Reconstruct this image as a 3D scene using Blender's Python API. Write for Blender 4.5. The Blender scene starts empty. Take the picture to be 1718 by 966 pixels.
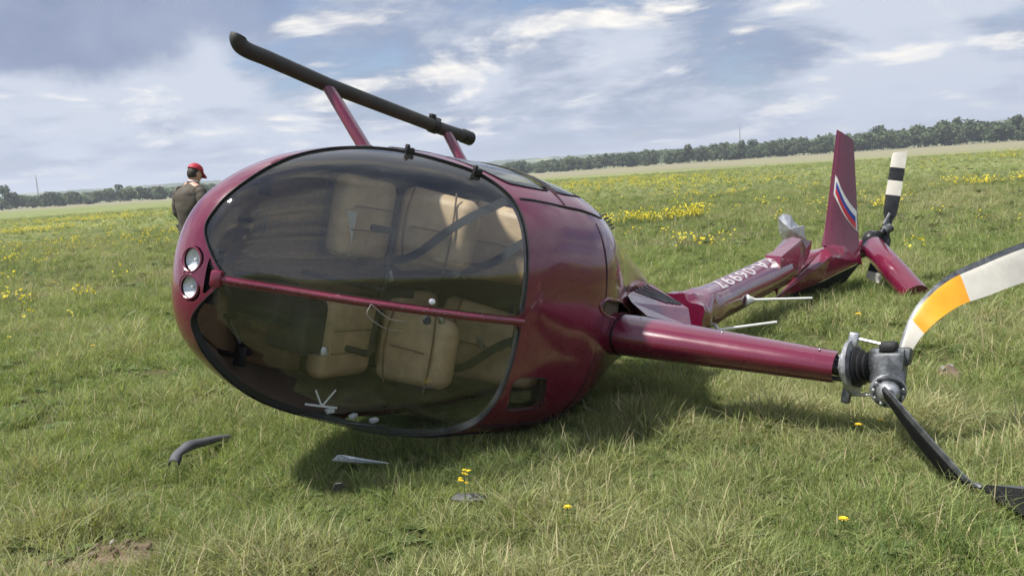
import bpy, bmesh, math, random
import numpy as np
from mathutils import Matrix, Vector, Euler, noise as mnoise
random.seed(7); rng = np.random.default_rng(7)
scn = bpy.context.scene
COL = scn.collection
R_ = math.radians

# ------------------------------------------------------------------ camera
CAM_H = 1.42
cam_d = bpy.data.cameras.new('camera'); cam = bpy.data.objects.new('camera', cam_d); COL.objects.link(cam)
cam_d.sensor_fit = 'HORIZONTAL'; cam_d.sensor_width = 36.0; cam_d.lens = 36.0 * 1450 / 1718
cam_d.clip_start = 0.05; cam_d.clip_end = 20000
PITCH, ROLL = 0.13304, 0.0680
_fw = Vector((0, math.cos(PITCH), -math.sin(PITCH))); _up = Vector((0, math.sin(PITCH), math.cos(PITCH))); _rt = Vector((1, 0, 0))
_R = math.cos(ROLL) * _rt - math.sin(ROLL) * _up; _U = math.sin(ROLL) * _rt + math.cos(ROLL) * _up
cam.matrix_world = Matrix(((_R.x, _U.x, -_fw.x, 0), (_R.y, _U.y, -_fw.y, 0), (_R.z, _U.z, -_fw.z, CAM_H), (0, 0, 0, 1)))
scn.camera = cam
scn.cycles.max_bounces = 6; scn.cycles.diffuse_bounces = 2; scn.cycles.glossy_bounces = 3; scn.cycles.transmission_bounces = 3; scn.cycles.transparent_max_bounces = 12
scn.cycles.caustics_reflective = False; scn.cycles.caustics_refractive = False

# ------------------------------------------------------------------ light
SUN_EL, SUN_AZ = R_(60), R_(-104)          # azimuth from +Y towards +X
SUN_DIR = Vector((math.sin(SUN_AZ) * math.cos(SUN_EL), math.cos(SUN_AZ) * math.cos(SUN_EL), math.sin(SUN_EL)))
sd = bpy.data.lights.new('sun', 'SUN'); sd.energy = 4.5; sd.angle = R_(4.0); sd.color = (1.0, 0.95, 0.87)
sun = bpy.data.objects.new('sun', sd); COL.objects.link(sun)
sun.rotation_euler = SUN_DIR.to_track_quat('Z', 'Y').to_euler()
scn.view_settings.view_transform = 'Standard'; scn.view_settings.look = 'None'
scn.view_settings.exposure = 0.72; scn.view_settings.gamma = 1.0

# ------------------------------------------------------------------ node helper
class NT:
    def __init__(s, tree): s.t = tree; s.n = tree.nodes; s.l = tree.links
    def add(s, kind, ins=None, **props):
        nd = s.n.new(kind)
        for k, v in props.items(): setattr(nd, k, v)
        for k, v in (ins or {}).items():
            sock = nd.inputs[k]
            if isinstance(v, bpy.types.NodeSocket): s.l.new(v, sock)
            else: sock.default_value = v
        return nd
    def math(s, op, a, b=0.0, clamp=False, c=None):
        ins = {0: a, 1: b}
        if c is not None: ins[2] = c
        return s.add('ShaderNodeMath', ins, operation=op, use_clamp=clamp).outputs[0]
    def mix(s, f, a, b, blend='MIX'):
        return s.add('ShaderNodeMix', {0: f, 6: a, 7: b}, data_type='RGBA', blend_type=blend).outputs[2]
    def ramp(s, f, lo, hi, a=0.0, b=1.0, smooth=True):
        return s.add('ShaderNodeMapRange', {0: f, 1: lo, 2: hi, 3: a, 4: b}, interpolation_type='SMOOTHSTEP' if smooth else 'LINEAR').outputs[0]
    def noise(s, vec, scale, detail=4.0, rough=0.5, dist=0.0, dim='3D'):
        ins = {'Scale': scale, 'Detail': detail, 'Roughness': rough, 'Distortion': dist}
        if vec is not None: ins['Vector'] = vec
        return s.add('ShaderNodeTexNoise', ins, noise_dimensions=dim).outputs[0]

# ------------------------------------------------------------------ sky
world = bpy.data.worlds.new('World'); scn.world = world; world.use_nodes = True
w = NT(world.node_tree); w.n.clear()
tc = w.add('ShaderNodeTexCoord').outputs['Generated']
sky = w.add('ShaderNodeTexSky', sky_type='NISHITA', sun_disc=False, sun_elevation=SUN_EL, sun_rotation=SUN_AZ, altitude=100, air_density=1.0, dust_density=1.2, ozone_density=1.6).outputs[0]
skyc = w.mix(1.0, sky, (0.066, 0.070, 0.080, 1), 'MULTIPLY')
sep = w.add('ShaderNodeSeparateXYZ', {0: tc})
X, Y, Z = sep.outputs
den = w.math('ADD', w.math('MAXIMUM', Z, 0.0), 0.20)
px = w.math('DIVIDE', X, den); py = w.math('DIVIDE', Y, den)
pv = w.add('ShaderNodeCombineXYZ', {0: px, 1: py, 2: 0.35}).outputs[0]
pv2 = w.add('ShaderNodeVectorMath', {0: pv, 1: (-0.12, -0.16, 0.0)}, operation='ADD').outputs[0]
n1 = w.noise(pv, 1.55, 8, 0.60, 0.35)
n2 = w.noise(pv2, 1.55, 4, 0.55, 0.35)
big = w.noise(pv, 0.9, 3, 0.5, 0.0)
cov = w.ramp(w.math('ADD', n1, w.math('MULTIPLY', big, 0.55)), 0.52, 0.76)
lit = w.ramp(w.math('SUBTRACT', n1, n2), 0.02, 0.18)
fine = w.noise(pv, 6.5, 3, 0.6)
lit = w.math('MULTIPLY', lit, w.ramp(fine, 0.30, 0.62, 0.45, 1.0))
mid = w.mix(w.ramp(w.math('ADD', w.math('ADD', w.math('MULTIPLY', big, .5), w.math('MULTIPLY', n1, .35)), w.math('MULTIPLY', w.noise(pv, 3.4, 5, .6, .3), .22)), 0.46, 0.60), (0.180, 0.222, 0.318, 1), (0.395, 0.430, 0.500, 1))
ccol = w.mix(lit, mid, (0.66, 0.635, 0.59, 1))
# one heavier grey-blue cloud bank high on the left
az = w.math('ARCTAN2', X, Y); el = w.math('ARCSINE', Z)
wob = w.math('MULTIPLY', w.math('SUBTRACT', w.noise(tc, 9.0, 4, 0.6), 0.5), 0.7)
ex = w.math('DIVIDE', w.math('ADD', az, 0.56), 0.34); ey = w.math('DIVIDE', w.math('SUBTRACT', el, 0.215), 0.105)
rr = w.math('SQRT', w.math('ADD', w.math('MULTIPLY', ex, ex), w.math('MULTIPLY', ey, ey)))
bank = w.ramp(w.math('ADD', rr, wob), 0.80, 1.04, 1.0, 0.0)
bcol = w.mix(w.ramp(w.noise(tc, 6.0, 4, 0.55), 0.32, 0.66), (0.118, 0.154, 0.255, 1), (0.195, 0.232, 0.335, 1))
base = w.mix(cov, skyc, ccol)
base = w.mix(w.math('MULTIPLY', bank, 0.92), base, bcol)
hz = w.ramp(el, 0.0, 0.09, 0.55, 0.0)
base = w.mix(hz, base, (0.345, 0.395, 0.500, 1))
bg = w.add('ShaderNodeBackground', {'Color': base, 'Strength': 1.0})
w.l.new(bg.outputs[0], w.add('ShaderNodeOutputWorld').inputs[0])

# ------------------------------------------------------------------ materials
MAT = {}
def material(name):
    m = bpy.data.materials.new(name); m.use_nodes = True
    t = NT(m.node_tree); t.n.clear(); out = t.add('ShaderNodeOutputMaterial'); MAT[name] = m
    return m, t, out
def principled(name, color, rough=0.5, metal=0.0, coat=0.0, vary=0.0, scale=8.0, bump=0.0, bscale=60.0, dust=0.0, spec=0.5, chips=0.0):
    m, t, out = material(name)
    co = t.add('ShaderNodeTexCoord').outputs['Object']
    c = color + (1,) if len(color) == 3 else color
    col = c; rgh = rough
    if vary > 0:
        n = t.noise(co, scale, 6, 0.6)
        col = t.mix(t.ramp(n, 0.3, 0.7), tuple(x * (1 - vary) for x in c[:3]) + (1,), tuple(min(1, x * (1 + vary)) for x in c[:3]) + (1,))
        rgh = t.ramp(n, 0.3, 0.7, max(0.02, rough * 0.75), min(1, rough * 1.3))
    if dust > 0:
        d = t.math('MULTIPLY', t.ramp(t.noise(co, 2.6, 8, 0.68, 0.4), 0.45, 0.72), dust)
        d2 = t.math('MULTIPLY', t.ramp(t.noise(co, 90.0, 3, 0.6), 0.60, 0.75), dust * 0.9)
        dd = t.math('ADD', d, d2, clamp=True)
        col = t.mix(dd, col, (0.22, 0.18, 0.13, 1)); rgh = t.math('ADD', rgh, t.math('MULTIPLY', dd, 0.5), clamp=True)
    if chips > 0:
        sv = t.add('ShaderNodeMapping', {'Vector': co, 'Rotation': (.4, .7, .2), 'Scale': (3.0, 26.0, 26.0)}).outputs[0]
        ch = t.math('MULTIPLY', t.ramp(t.noise(sv, 3.0, 4, 0.65), 0.66, 0.69), t.ramp(t.noise(co, 1.7, 3, 0.5), 0.48, 0.58))
        ch = t.math('MULTIPLY', ch, chips); col = t.mix(ch, col, (0.55, 0.53, 0.53, 1)); rgh = t.math('ADD', rgh, t.math('MULTIPLY', ch, .3), clamp=True)
    p = t.add('ShaderNodeBsdfPrincipled', {'Base Color': col, 'Roughness': rgh, 'Metallic': metal, 'Coat Weight': coat, 'Coat Roughness': 0.04, 'Coat IOR': 1.5, 'Specular IOR Level': spec})
    if bump > 0:
        b = t.add('ShaderNodeBump', {'Strength': bump, 'Distance': 0.01, 'Height': t.noise(co, bscale, 5, 0.6)})
        t.l.new(b.outputs[0], p.inputs['Normal'])
    t.l.new(p.outputs[0], out.inputs[0])
    return m

paint = principled('maroon_paint', (0.125, 0.0040, 0.029), 0.26, 0.0, 1.0, vary=0.10, scale=3.0, dust=0.05, chips=0.3)
paint_dirty = principled('scuffed_maroon_paint', (0.140, 0.0045, 0.029), 0.30, 0.0, 0.95, vary=0.2, scale=9.0, dust=0.12, chips=0.8, bump=0.2, bscale=25)
black_metal = principled('black_metal', (0.018, 0.018, 0.02), 0.45, 0.3, vary=0.3)
matt_black = principled('matt_black_paint', (0.010, 0.010, 0.011), 0.85, spec=0.15)
skid_rubber = principled('dark_skid_coating', (0.030, 0.033, 0.030), 0.6, 0.0, vary=0.3, scale=14, dust=0.15)
alu = principled('bare_aluminium', (0.52, 0.53, 0.55), 0.38, 0.85, vary=0.18, scale=20)
alu_dark = principled('grey_forging', (0.115, 0.122, 0.13), 0.45, 0.7, vary=0.3, scale=25)
alu_mid = principled('worn_aluminium', (0.33, 0.34, 0.36), 0.45, 0.75, vary=0.3, scale=25, dust=0.1)
boot = principled('black_rubber', (0.012, 0.012, 0.014), 0.65, vary=0.2)
leather = principled('tan_leather', (0.53, 0.37, 0.22), 0.5, vary=0.14, scale=12, bump=0.12, bscale=140)
seam_m = principled('dark_leather_seam', (0.16, 0.10, 0.055), 0.6)
carpet = principled('brown_carpet', (0.17, 0.105, 0.065), 0.95, vary=0.2, scale=30, bump=0.4, bscale=300)
lining = principled('brown_cabin_lining', (0.115, 0.085, 0.062), 0.75, vary=0.1, scale=10)
trim = principled('black_trim', (0.012, 0.013, 0.016), 0.55, vary=0.2)
belt = principled('belt_webbing', (0.02, 0.022, 0.022), 0.8)
white_p = principled('white_paint', (0.78, 0.78, 0.76), 0.35, vary=0.06, scale=12, dust=0.1)
cream_p = principled('off_white_paint', (0.56, 0.54, 0.48), 0.45, vary=0.08, scale=10, dust=0.18)
orange_p = principled('orange_paint', (0.72, 0.30, 0.012), 0.42, vary=0.08, scale=10, dust=0.08)
blue_p = principled('blue_paint', (0.02, 0.05, 0.30), 0.4)
red_p = principled('red_paint', (0.55, 0.03, 0.04), 0.4)
silver_letter = principled('pale_lettering', (0.44, 0.40, 0.43), 0.4)
chrome = principled('lamp_reflector', (0.86, 0.87, 0.88), 0.42, 0.55)
plastic_grey = principled('grey_plastic', (0.065, 0.07, 0.08), 0.65, vary=0.2, dust=0.2)
clear_white = principled('clear_shard', (0.62, 0.66, 0.70), 0.2, vary=0.15)
soil = principled('loose_soil', (0.125, 0.085, 0.060), 0.95, vary=0.45, scale=18, bump=0.8, bscale=40)
stone_m = principled('grey_stone', (0.24, 0.225, 0.21), 0.85, vary=0.3, scale=20, bump=0.4)
skin_m = principled('skin', (0.46, 0.26, 0.19), 0.55)
jacket_m = principled('grey_brown_jacket', (0.066, 0.056, 0.042), 0.85, vary=0.18, scale=9, bump=0.3, bscale=30)
trouser_m = principled('black_trousers', (0.014, 0.015, 0.018), 0.85, vary=0.2)
cap_m = principled('red_cloth', (0.40, 0.018, 0.035), 0.8, vary=0.1)
hair_m = principled('dark_hair', (0.03, 0.022, 0.016), 0.7)
collar_m = principled('white_collar', (0.7, 0.7, 0.7), 0.8)
yellow_m = principled('yellow_petals', (0.78, 0.55, 0.015), 0.6, vary=0.15, scale=60)
stem_m = principled('green_stem', (0.07, 0.13, 0.025), 0.7)
bark = principled('bark', (0.09, 0.07, 0.055), 0.9, vary=0.3)
wallw = principled('pale_wall', (0.65, 0.63, 0.60), 0.8)
roofm = principled('grey_roof', (0.22, 0.20, 0.20), 0.8)
steel = principled('galvanised_steel', (0.30, 0.31, 0.33), 0.6, 0.3)

def glass_material(name, tint, ior=1.5, dust=0.05):
    m, t, out = material(name)
    co = t.add('ShaderNodeTexCoord').outputs['Object']
    tr = t.add('ShaderNodeBsdfTransparent', {0: tint + (1,)})
    bmp = t.add('ShaderNodeBump', {'Strength': 0.05, 'Distance': 0.02, 'Height': t.noise(co, 3.0, 2, 0.5)})
    gl = t.add('ShaderNodeBsdfGlossy', {0: (1, 1, 1, 1), 'Roughness': 0.025, 'Normal': bmp.outputs[0]})
    bf = t.add('ShaderNodeNewGeometry').outputs['Backfacing']      # a thin sheet: same reflectance from both sides
    fr = t.add('ShaderNodeFresnel', {'IOR': t.ramp(bf, 0.0, 1.0, ior, 1.0 / ior, False)})
    mx = t.add('ShaderNodeMixShader', {0: fr.outputs[0], 1: tr.outputs[0], 2: gl.outputs[0]})
    sm = t.math('MULTIPLY', t.ramp(t.noise(co, 2.2, 9, 0.72, 0.6), 0.46, 0.78), dust)
    sp = t.math('MULTIPLY', t.ramp(t.noise(co, 70.0, 3, 0.6), 0.66, 0.74), dust * 1.5)
    df = t.add('ShaderNodeBsdfDiffuse', {0: (0.45, 0.43, 0.40, 1)})
    mx2 = t.add('ShaderNodeMixShader', {0: t.math('ADD', t.math('ADD', sm, sp), dust * .22, clamp=True), 1: mx.outputs[0], 2: df.outputs[0]})
    t.l.new(mx2.outputs[0], out.inputs[0])
    return m
glass = glass_material('tinted_acrylic', (0.84, 0.88, 0.88), 1.72, 0.045)
lens = glass_material('lamp_glass', (0.9, 0.92, 0.93), 1.5, 0.03)

# ------------------------------------------------------------------ object helpers
def link(o, parent=None):
    COL.objects.link(o)
    if parent is not None: o.parent = parent
    return o
def tag(o, label=None, cat=None, group=None, kind=None):
    if label: o['label'] = label
    if cat: o['category'] = cat
    if group: o['group'] = group
    if kind: o['kind'] = kind
    return o
def empty(name, loc=(0, 0, 0), rz=0.0):
    o = bpy.data.objects.new(name, None); o.empty_display_size = 0.2; o.location = loc; o.rotation_euler = (0, 0, rz)
    return link(o)
def mesh(name, V, F, mat, parent=None, smooth=True, normals=None):
    me = bpy.data.meshes.new(name); me.from_pydata([tuple(map(float, v)) for v in V], [], [tuple(map(int, f)) for f in F]); me.update()
    if smooth: me.polygons.foreach_set('use_smooth', [True] * len(me.polygons))
    for m in (mat if isinstance(mat, (list, tuple)) else [mat]): me.materials.append(m)
    if normals is not None: me.normals_split_custom_set_from_vertices([tuple(map(float, n)) for n in normals])
    return link(bpy.data.objects.new(name, me), parent)
class MB:
    """collects shapes that form ONE part"""
    def __init__(s): s.V = []; s.F = []; s.mi = []
    def put(s, V, F, mi=0):
        o = len(s.V); s.V += [tuple(map(float, v)) for v in V]; s.F += [tuple(i + o for i in f) for f in F]; s.mi += [mi] * len(F); return s
    def tube(s, pts, rad, seg=14, cap=True, flat=None, mi=0):
        pts = [Vector(p) for p in pts]; n = len(pts)
        if not isinstance(rad, (list, tuple)): rad = [rad] * n
        t0 = (pts[1] - pts[0]).normalized(); a = t0.orthogonal().normalized() if flat is None else (Vector(flat[0]) - t0 * t0.dot(Vector(flat[0]))).normalized()
        V = []; F = []
        for i, p in enumerate(pts):
            t = (pts[min(i + 1, n - 1)] - pts[max(i - 1, 0)]).normalized()
            a = (a - t * t.dot(a)).normalized(); b = t.cross(a)
            kf = 1.0 if flat is None else flat[1]
            for k in range(seg):
                an = 2 * math.pi * k / seg
                V.append(p + (a * math.cos(an) + b * math.sin(an) * kf) * rad[i])
        for i in range(n - 1):
            for k in range(seg):
                k2 = (k + 1) % seg
                F.append((i * seg + k, i * seg + k2, (i + 1) * seg + k2, (i + 1) * seg + k))
        if cap: F.append(tuple(range(seg - 1, -1, -1))); F.append(tuple((n - 1) * seg + k for k in range(seg)))
        return s.put(V, F, mi)
    def box(s, c, size, M=None, bev=0.0, mi=0, seg=2):
        bm = bmesh.new(); bmesh.ops.create_cube(bm, size=1.0)
        bmesh.ops.scale(bm, vec=size, verts=bm.verts)
        if bev > 0: bmesh.ops.bevel(bm, geom=bm.edges[:], offset=bev, segments=seg, profile=0.5, affect='EDGES', clamp_overlap=True)
        T = Matrix.Translation(c) @ (M.to_4x4() if M is not None else Matrix())
        bm.transform(T); bm.verts.index_update()
        s.put([v.co[:] for v in bm.verts], [[v.index for v in f.verts] for f in bm.faces], mi); bm.free(); return s
    def ball(s, c, r, nu=14, nv=9, M=None, mi=0):
        r = (r, r, r) if not isinstance(r, (tuple, list)) else r
        V = []; F = []
        for j in range(nv + 1):
            th = math.pi * j / nv
            for i in range(nu):
                ph = 2 * math.pi * i / nu
                v = Vector((r[0] * math.sin(th) * math.cos(ph), r[1] * math.sin(th) * math.sin(ph), r[2] * math.cos(th)))
                if M is not None: v = M @ v
                V.append(v + Vector(c))
        for j in range(nv):
            for i in range(nu):
                i2 = (i + 1) % nu; F.append((j * nu + i, (j + 1) * nu + i, (j + 1) * nu + i2, j * nu + i2))
        return s.put(V, F, mi)
    def lathe(s, c, axis, prof, seg=24, mi=0):
        """prof = [(distance along axis, radius)]"""
        ax = Vector(axis).normalized(); a = ax.orthogonal().normalized(); b = ax.cross(a); c = Vector(c); V = []; F = []
        for d, r in prof:
            for k in range(seg):
                an = 2 * math.pi * k / seg; V.append(c + ax * d + (a * math.cos(an) + b * math.sin(an)) * r)
        for i in range(len(prof) - 1):
            for k in range(seg):
                k2 = (k + 1) % seg; F.append((i * seg + k, i * seg + k2, (i + 1) * seg + k2, (i + 1) * seg + k))
        F.append(tuple(range(seg - 1, -1, -1))); F.append(tuple((len(prof) - 1) * seg + k for k in range(seg)))
        return s.put(V, F, mi)
    def build(s, name, mat, parent=None, smooth=True, sharp=40):
        o = mesh(name, s.V, s.F, mat, parent, smooth)
        if isinstance(mat, (list, tuple)): o.data.polygons.foreach_set('material_index', s.mi)
        if smooth and sharp: o.data.set_sharp_from_angle(angle=R_(sharp))
        return o
def catmull(P, n=10, closed=False):
    P = [np.array(p, float) for p in P]; N = len(P); out = []
    rngk = range(N) if closed else range(N - 1)
    for k in rngk:
        p1, p2 = P[k], P[(k + 1) % N]
        p0 = P[k - 1] if (closed or k > 0) else 2 * p1 - p2
        p3 = P[(k + 2) % N] if (closed or k < N - 2) else 2 * p2 - p1
        for j in range(n):
            t = j / n
            out.append(0.5 * (2 * p1 + (p2 - p0) * t + (2 * p0 - 5 * p1 + 4 * p2 - p3) * t * t + (3 * p1 - p0 - 3 * p2 + p3) * t ** 3))
    if not closed: out.append(P[-1])
    return np.array(out)

# ------------------------------------------------------------------ ground
def gz(x, y):
    d = math.hypot(x, y)
    fade = 1.0 / (1.0 + (d / 60.0) ** 2)
    return (0.035 * mnoise.noise(Vector((x * 0.55, y * 0.55, 1.3))) + 0.015 * mnoise.noise(Vector((x * 1.9, y * 1.9, 4.1)))) * fade - 0.01 + 0.085 * math.exp(-((x + .10) / 1.0) ** 2 - ((y - 4.95) / .62) ** 2)
GV, GF = [], []
rings = [0.0] + list(np.geomspace(0.6, 3000, 150)); NA = 140
for i, r in enumerate(rings):
    for k in range(NA):
        an = 2 * math.pi * k / NA; x, y = r * math.cos(an), r * math.sin(an) + 2.0
        GV.append((x, y, gz(x, y)))
for i in range(len(rings) - 1):
    for k in range(NA):
        k2 = (k + 1) % NA; GF.append((i * NA + k, (i + 1) * NA + k, (i + 1) * NA + k2, i * NA + k2))
m, t, out = material('meadow_ground')
geo = t.add('ShaderNodeNewGeometry').outputs['Position']
s3 = t.add('ShaderNodeSeparateXYZ', {0: geo})
dist = t.math('SQRT', t.math('ADD', t.math('MULTIPLY', s3.outputs[0], s3.outputs[0]), t.math('MULTIPLY', s3.outputs[1], s3.outputs[1])))
nA = t.noise(geo, 0.9, 8, 0.62); nB = t.noise(geo, 0.045, 5, 0.6); nC = t.noise(geo, 14.0, 5, 0.65)
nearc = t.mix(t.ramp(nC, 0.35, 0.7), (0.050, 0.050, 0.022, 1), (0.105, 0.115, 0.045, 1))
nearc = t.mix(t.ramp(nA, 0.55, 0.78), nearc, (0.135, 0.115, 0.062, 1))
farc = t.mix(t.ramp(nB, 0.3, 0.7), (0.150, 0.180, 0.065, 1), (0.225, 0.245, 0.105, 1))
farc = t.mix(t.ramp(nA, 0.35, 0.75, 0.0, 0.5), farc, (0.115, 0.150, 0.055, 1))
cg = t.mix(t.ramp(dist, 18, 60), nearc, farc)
# dry tan strip towards the far field edge, wider on the right
edge = t.math('ADD', t.math('SUBTRACT', s3.outputs[1], t.math('MULTIPLY', s3.outputs[0], -0.10)), t.math('MULTIPLY', t.math('SUBTRACT', nB, 0.5), 60.0))
tanm = t.math('MULTIPLY', t.ramp(t.math('ADD', edge, t.math('MULTIPLY', s3.outputs[0], 0.55)), 125, 185), t.ramp(edge, 700, 420))
cg = t.mix(t.math('MULTIPLY', tanm, 0.65), cg, t.mix(t.ramp(nA, 0.35, 0.7), (0.215, 0.185, 0.140, 1), (0.285, 0.255, 0.200, 1)))
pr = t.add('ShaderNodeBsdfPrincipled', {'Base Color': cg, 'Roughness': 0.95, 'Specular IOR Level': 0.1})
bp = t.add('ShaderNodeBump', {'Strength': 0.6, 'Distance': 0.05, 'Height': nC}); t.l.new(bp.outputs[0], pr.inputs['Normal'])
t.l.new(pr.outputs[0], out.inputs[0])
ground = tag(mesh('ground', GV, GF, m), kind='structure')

# ------------------------------------------------------------------ far hills
m, t, out = material('wooded_hill')
geo = t.add('ShaderNodeNewGeometry').outputs['Position']
hn = t.noise(geo, 0.03, 6, 0.65); hn2 = t.noise(geo, 0.008, 4, 0.5)
hc = t.mix(t.ramp(hn, 0.35, 0.68), (0.050, 0.075, 0.038, 1), (0.105, 0.130, 0.062, 1))
hc = t.mix(t.ramp(hn2, 0.60, 0.64), hc, (0.24, 0.25, 0.12, 1))
pr = t.add('ShaderNodeBsdfPrincipled', {'Base Color': hc, 'Roughness': 1.0, 'Specular IOR Level': 0.0}); t.l.new(pr.outputs[0], out.inputs[0])
hill_m = m
def hill(name, az0, az1, dist, hfun, depth=900.0):
    V, F = [], []; n = 1100; rows = 6
    for i in range(n + 1):
        a = R_(az0 + (az1 - az0) * i / n)
        hh = hfun(math.degrees(a)) * dist
        for j in range(rows + 1):
            u = j / rows; r = dist + depth * u
            prof = math.sin(min(1.0, u * 1.7) * math.pi / 2) if u < 0.6 else math.cos((u - 0.6) / 0.4 * math.pi / 2)
            x, y = r * math.sin(a), r * math.cos(a)
            rough = 2.2 * mnoise.noise(Vector((x * 0.045, y * 0.045, dist))) + 1.5 * mnoise.noise(Vector((x * 0.16, y * 0.16, 3.0))) + .8 * mnoise.noise(Vector((x * 0.5, y * 0.5, 3.0)))
            V.append((x, y, -4 + max(0.0, prof) * (hh + 4 + rough)))
    for i in range(n):
        for j in range(rows):
            F.append((i * (rows + 1) + j, (i + 1) * (rows + 1) + j, (i + 1) * (rows + 1) + j + 1, i * (rows + 1) + j + 1))
    return tag(mesh(name, V, F, hill_m), kind='structure')
def lerp_tab(tab): return lambda a: float(np.interp(a, [p[0] for p in tab], [p[1] for p in tab]))
hill('hills', -60, 60, 900, lerp_tab([(-60, .008), (-31, .007), (-27, .008), (-22, .0125), (-19, .012), (-10, .010), (-2, .010), (4, .013), (8, .0155), (14, .014), (20, .013), (26, .018), (31, .022), (45, .022), (60, .012)]), 380)
hill('hills', -60, 60, 1500, lerp_tab([(-60, .014), (-31, .0150), (-24, .0160), (-15, .0165), (-5, .0180), (5, .0180), (15, .0165), (22, .0175), (32, .025), (60, .016)]), 600)

# ================================================================== helicopter
HM = Matrix(((-0.55537, -0.24063, 0.79603, -0.729), (-0.81317, -0.04327, -0.58041, 6.254), (0.17411, -0.96965, -0.17165, 0.807), (0, 0, 0, 1)))
heli = empty('helicopter'); heli.matrix_world = HM
tag(heli, 'wrecked maroon helicopter lying on its side in the grass with a broken tail boom', 'helicopter')
# local axes: x towards the nose, y towards its left side, z towards its roof
TIP = 2.47
TAB = np.array([  # x, belly z, roof z, half width, section exponent
 [2.47, .86, .86, .0, 2.0], [2.44, .74, .99, .2, 2.1], [2.38, .655, 1.09, .33, 2.15], [2.25, .57, 1.23, .46, 2.2], [2.0, .49, 1.50, .605, 2.3],
 [1.7, .44, 1.74, .69, 2.4], [1.4, .42, 1.90, .725, 2.5], [1.0, .42, 1.98, .735, 2.6], [.65, .42, 2.0, .715, 2.7], [.45, .43, 1.95, .68, 2.7], [.2, .47, 1.87, .61, 2.6], [-.1, .58, 1.80, .49, 2.5], [-.4, .80, 1.76, .35, 2.4]])
TAB_S = np.sqrt(TIP - TAB[:, 0])
def tab_at(s):
    o = []
    for c in range(1, 5):
        y = TAB[:, c]; mm = np.gradient(y, TAB_S); k = np.clip(np.searchsorted(TAB_S, s) - 1, 0, len(TAB_S) - 2); h = TAB_S[k + 1] - TAB_S[k]; t = (s - TAB_S[k]) / h
        o.append((2 * t**3 - 3 * t**2 + 1) * y[k] + (t**3 - 2 * t**2 + t) * h * mm[k] + (-2 * t**3 + 3 * t**2) * y[k + 1] + (t**3 - t**2) * h * mm[k + 1])
    return o
NU, NV = 130, 168
sU = np.linspace(0.004, TAB_S[-1], NU); tV = np.linspace(0, 2 * np.pi, NV, endpoint=False)
SS, TT = np.meshgrid(sU, tV, indexing='ij')
lo, hi, aa, ee = tab_at(SS); cc, sn = np.cos(TT), np.sin(TT); ex = 2 / ee
G = np.stack([TIP - SS * SS, aa * np.sign(cc) * np.abs(cc) ** ex, (lo + hi) / 2 + (hi - lo) / 2 * np.sign(sn) * np.abs(sn) ** ex], -1)
gu = np.gradient(G, axis=0); Gp = np.concatenate([G[:, -1:], G, G[:, :1]], 1); gv = (Gp[:, 2:] - Gp[:, :-2]) / 2
NN = np.cross(gu, gv); NN /= np.linalg.norm(NN, axis=-1, keepdims=True) + 1e-12
if NN[60, 42, 2] < 0: NN = -NN
NN[0] = (1, 0, 0)
SV = G.reshape(-1, 3); SN = NN.reshape(-1, 3)
ST = []
flip = np.cross(SV[60 * NV + 43] - SV[60 * NV + 42], SV[61 * NV + 42] - SV[60 * NV + 42]) @ SN[60 * NV + 42] < 0
for i in range(NU - 1):
    for k in range(NV):
        k2 = (k + 1) % NV; a, b, c, d = i * NV + k, i * NV + k2, (i + 1) * NV + k2, (i + 1) * NV + k
        if flip: ST += [(a, d, c), (a, c, b)]
        else: ST += [(a, b, c), (a, c, d)]
c0 = len(SV); SV = np.vstack([SV, [[TIP, 0, .86]]]); SN = np.vstack([SN, [[1, 0, 0]]])
for k in range(NV):
    k2 = (k + 1) % NV; ST.append((c0, k2, k) if flip else (c0, k, k2))
ST = np.array(ST)

def clip(V, N, T, f):
    """split a triangle mesh along f = 0; returns (inside f<0, outside)"""
    res = []
    for sg in (1, -1):
        g = f * sg; ins = g < 0; cnt = ins[T].sum(1)
        tris = [tuple(x) for x in T[cnt == 3]]; nV, nN, cache = [], [], {}
        base = len(V)
        def cut(a, b):
            key = (min(a, b), max(a, b))
            if key not in cache:
                a_, b_ = key; u = g[a_] / (g[a_] - g[b_]); cache[key] = base + len(nV)
                nV.append(V[a_] * (1 - u) + V[b_] * u); nN.append(N[a_] * (1 - u) + N[b_] * u)
            return cache[key]
        for tr in T[(cnt == 1) | (cnt == 2)]:
            tr = list(tr); k = [bool(ins[x]) for x in tr]
            if sum(k) == 1:
                j = k.index(True); a, b, c = tr[j], tr[(j + 1) % 3], tr[(j + 2) % 3]
                tris.append((a, cut(a, b), cut(a, c)))
            else:
                j = k.index(False); a, b, c = tr[j], tr[(j + 1) % 3], tr[(j + 2) % 3]
                ab, ac = cut(a, b), cut(a, c); tris += [(ab, b, c), (ab, c, ac)]
        AV = np.vstack([V] + ([np.array(nV)] if nV else [])); AN = np.vstack([N] + ([np.array(nN)] if nN else []))
        TT_ = np.array(tris, int).reshape(-1, 3)
        used = np.unique(TT_); rm = np.full(len(AV), -1); rm[used] = np.arange(len(used))
        nn = AN[used]; nn = nn / (np.linalg.norm(nn, axis=1, keepdims=True) + 1e-12)
        res.append((AV[used], nn, rm[TT_]))
    return res
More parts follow.
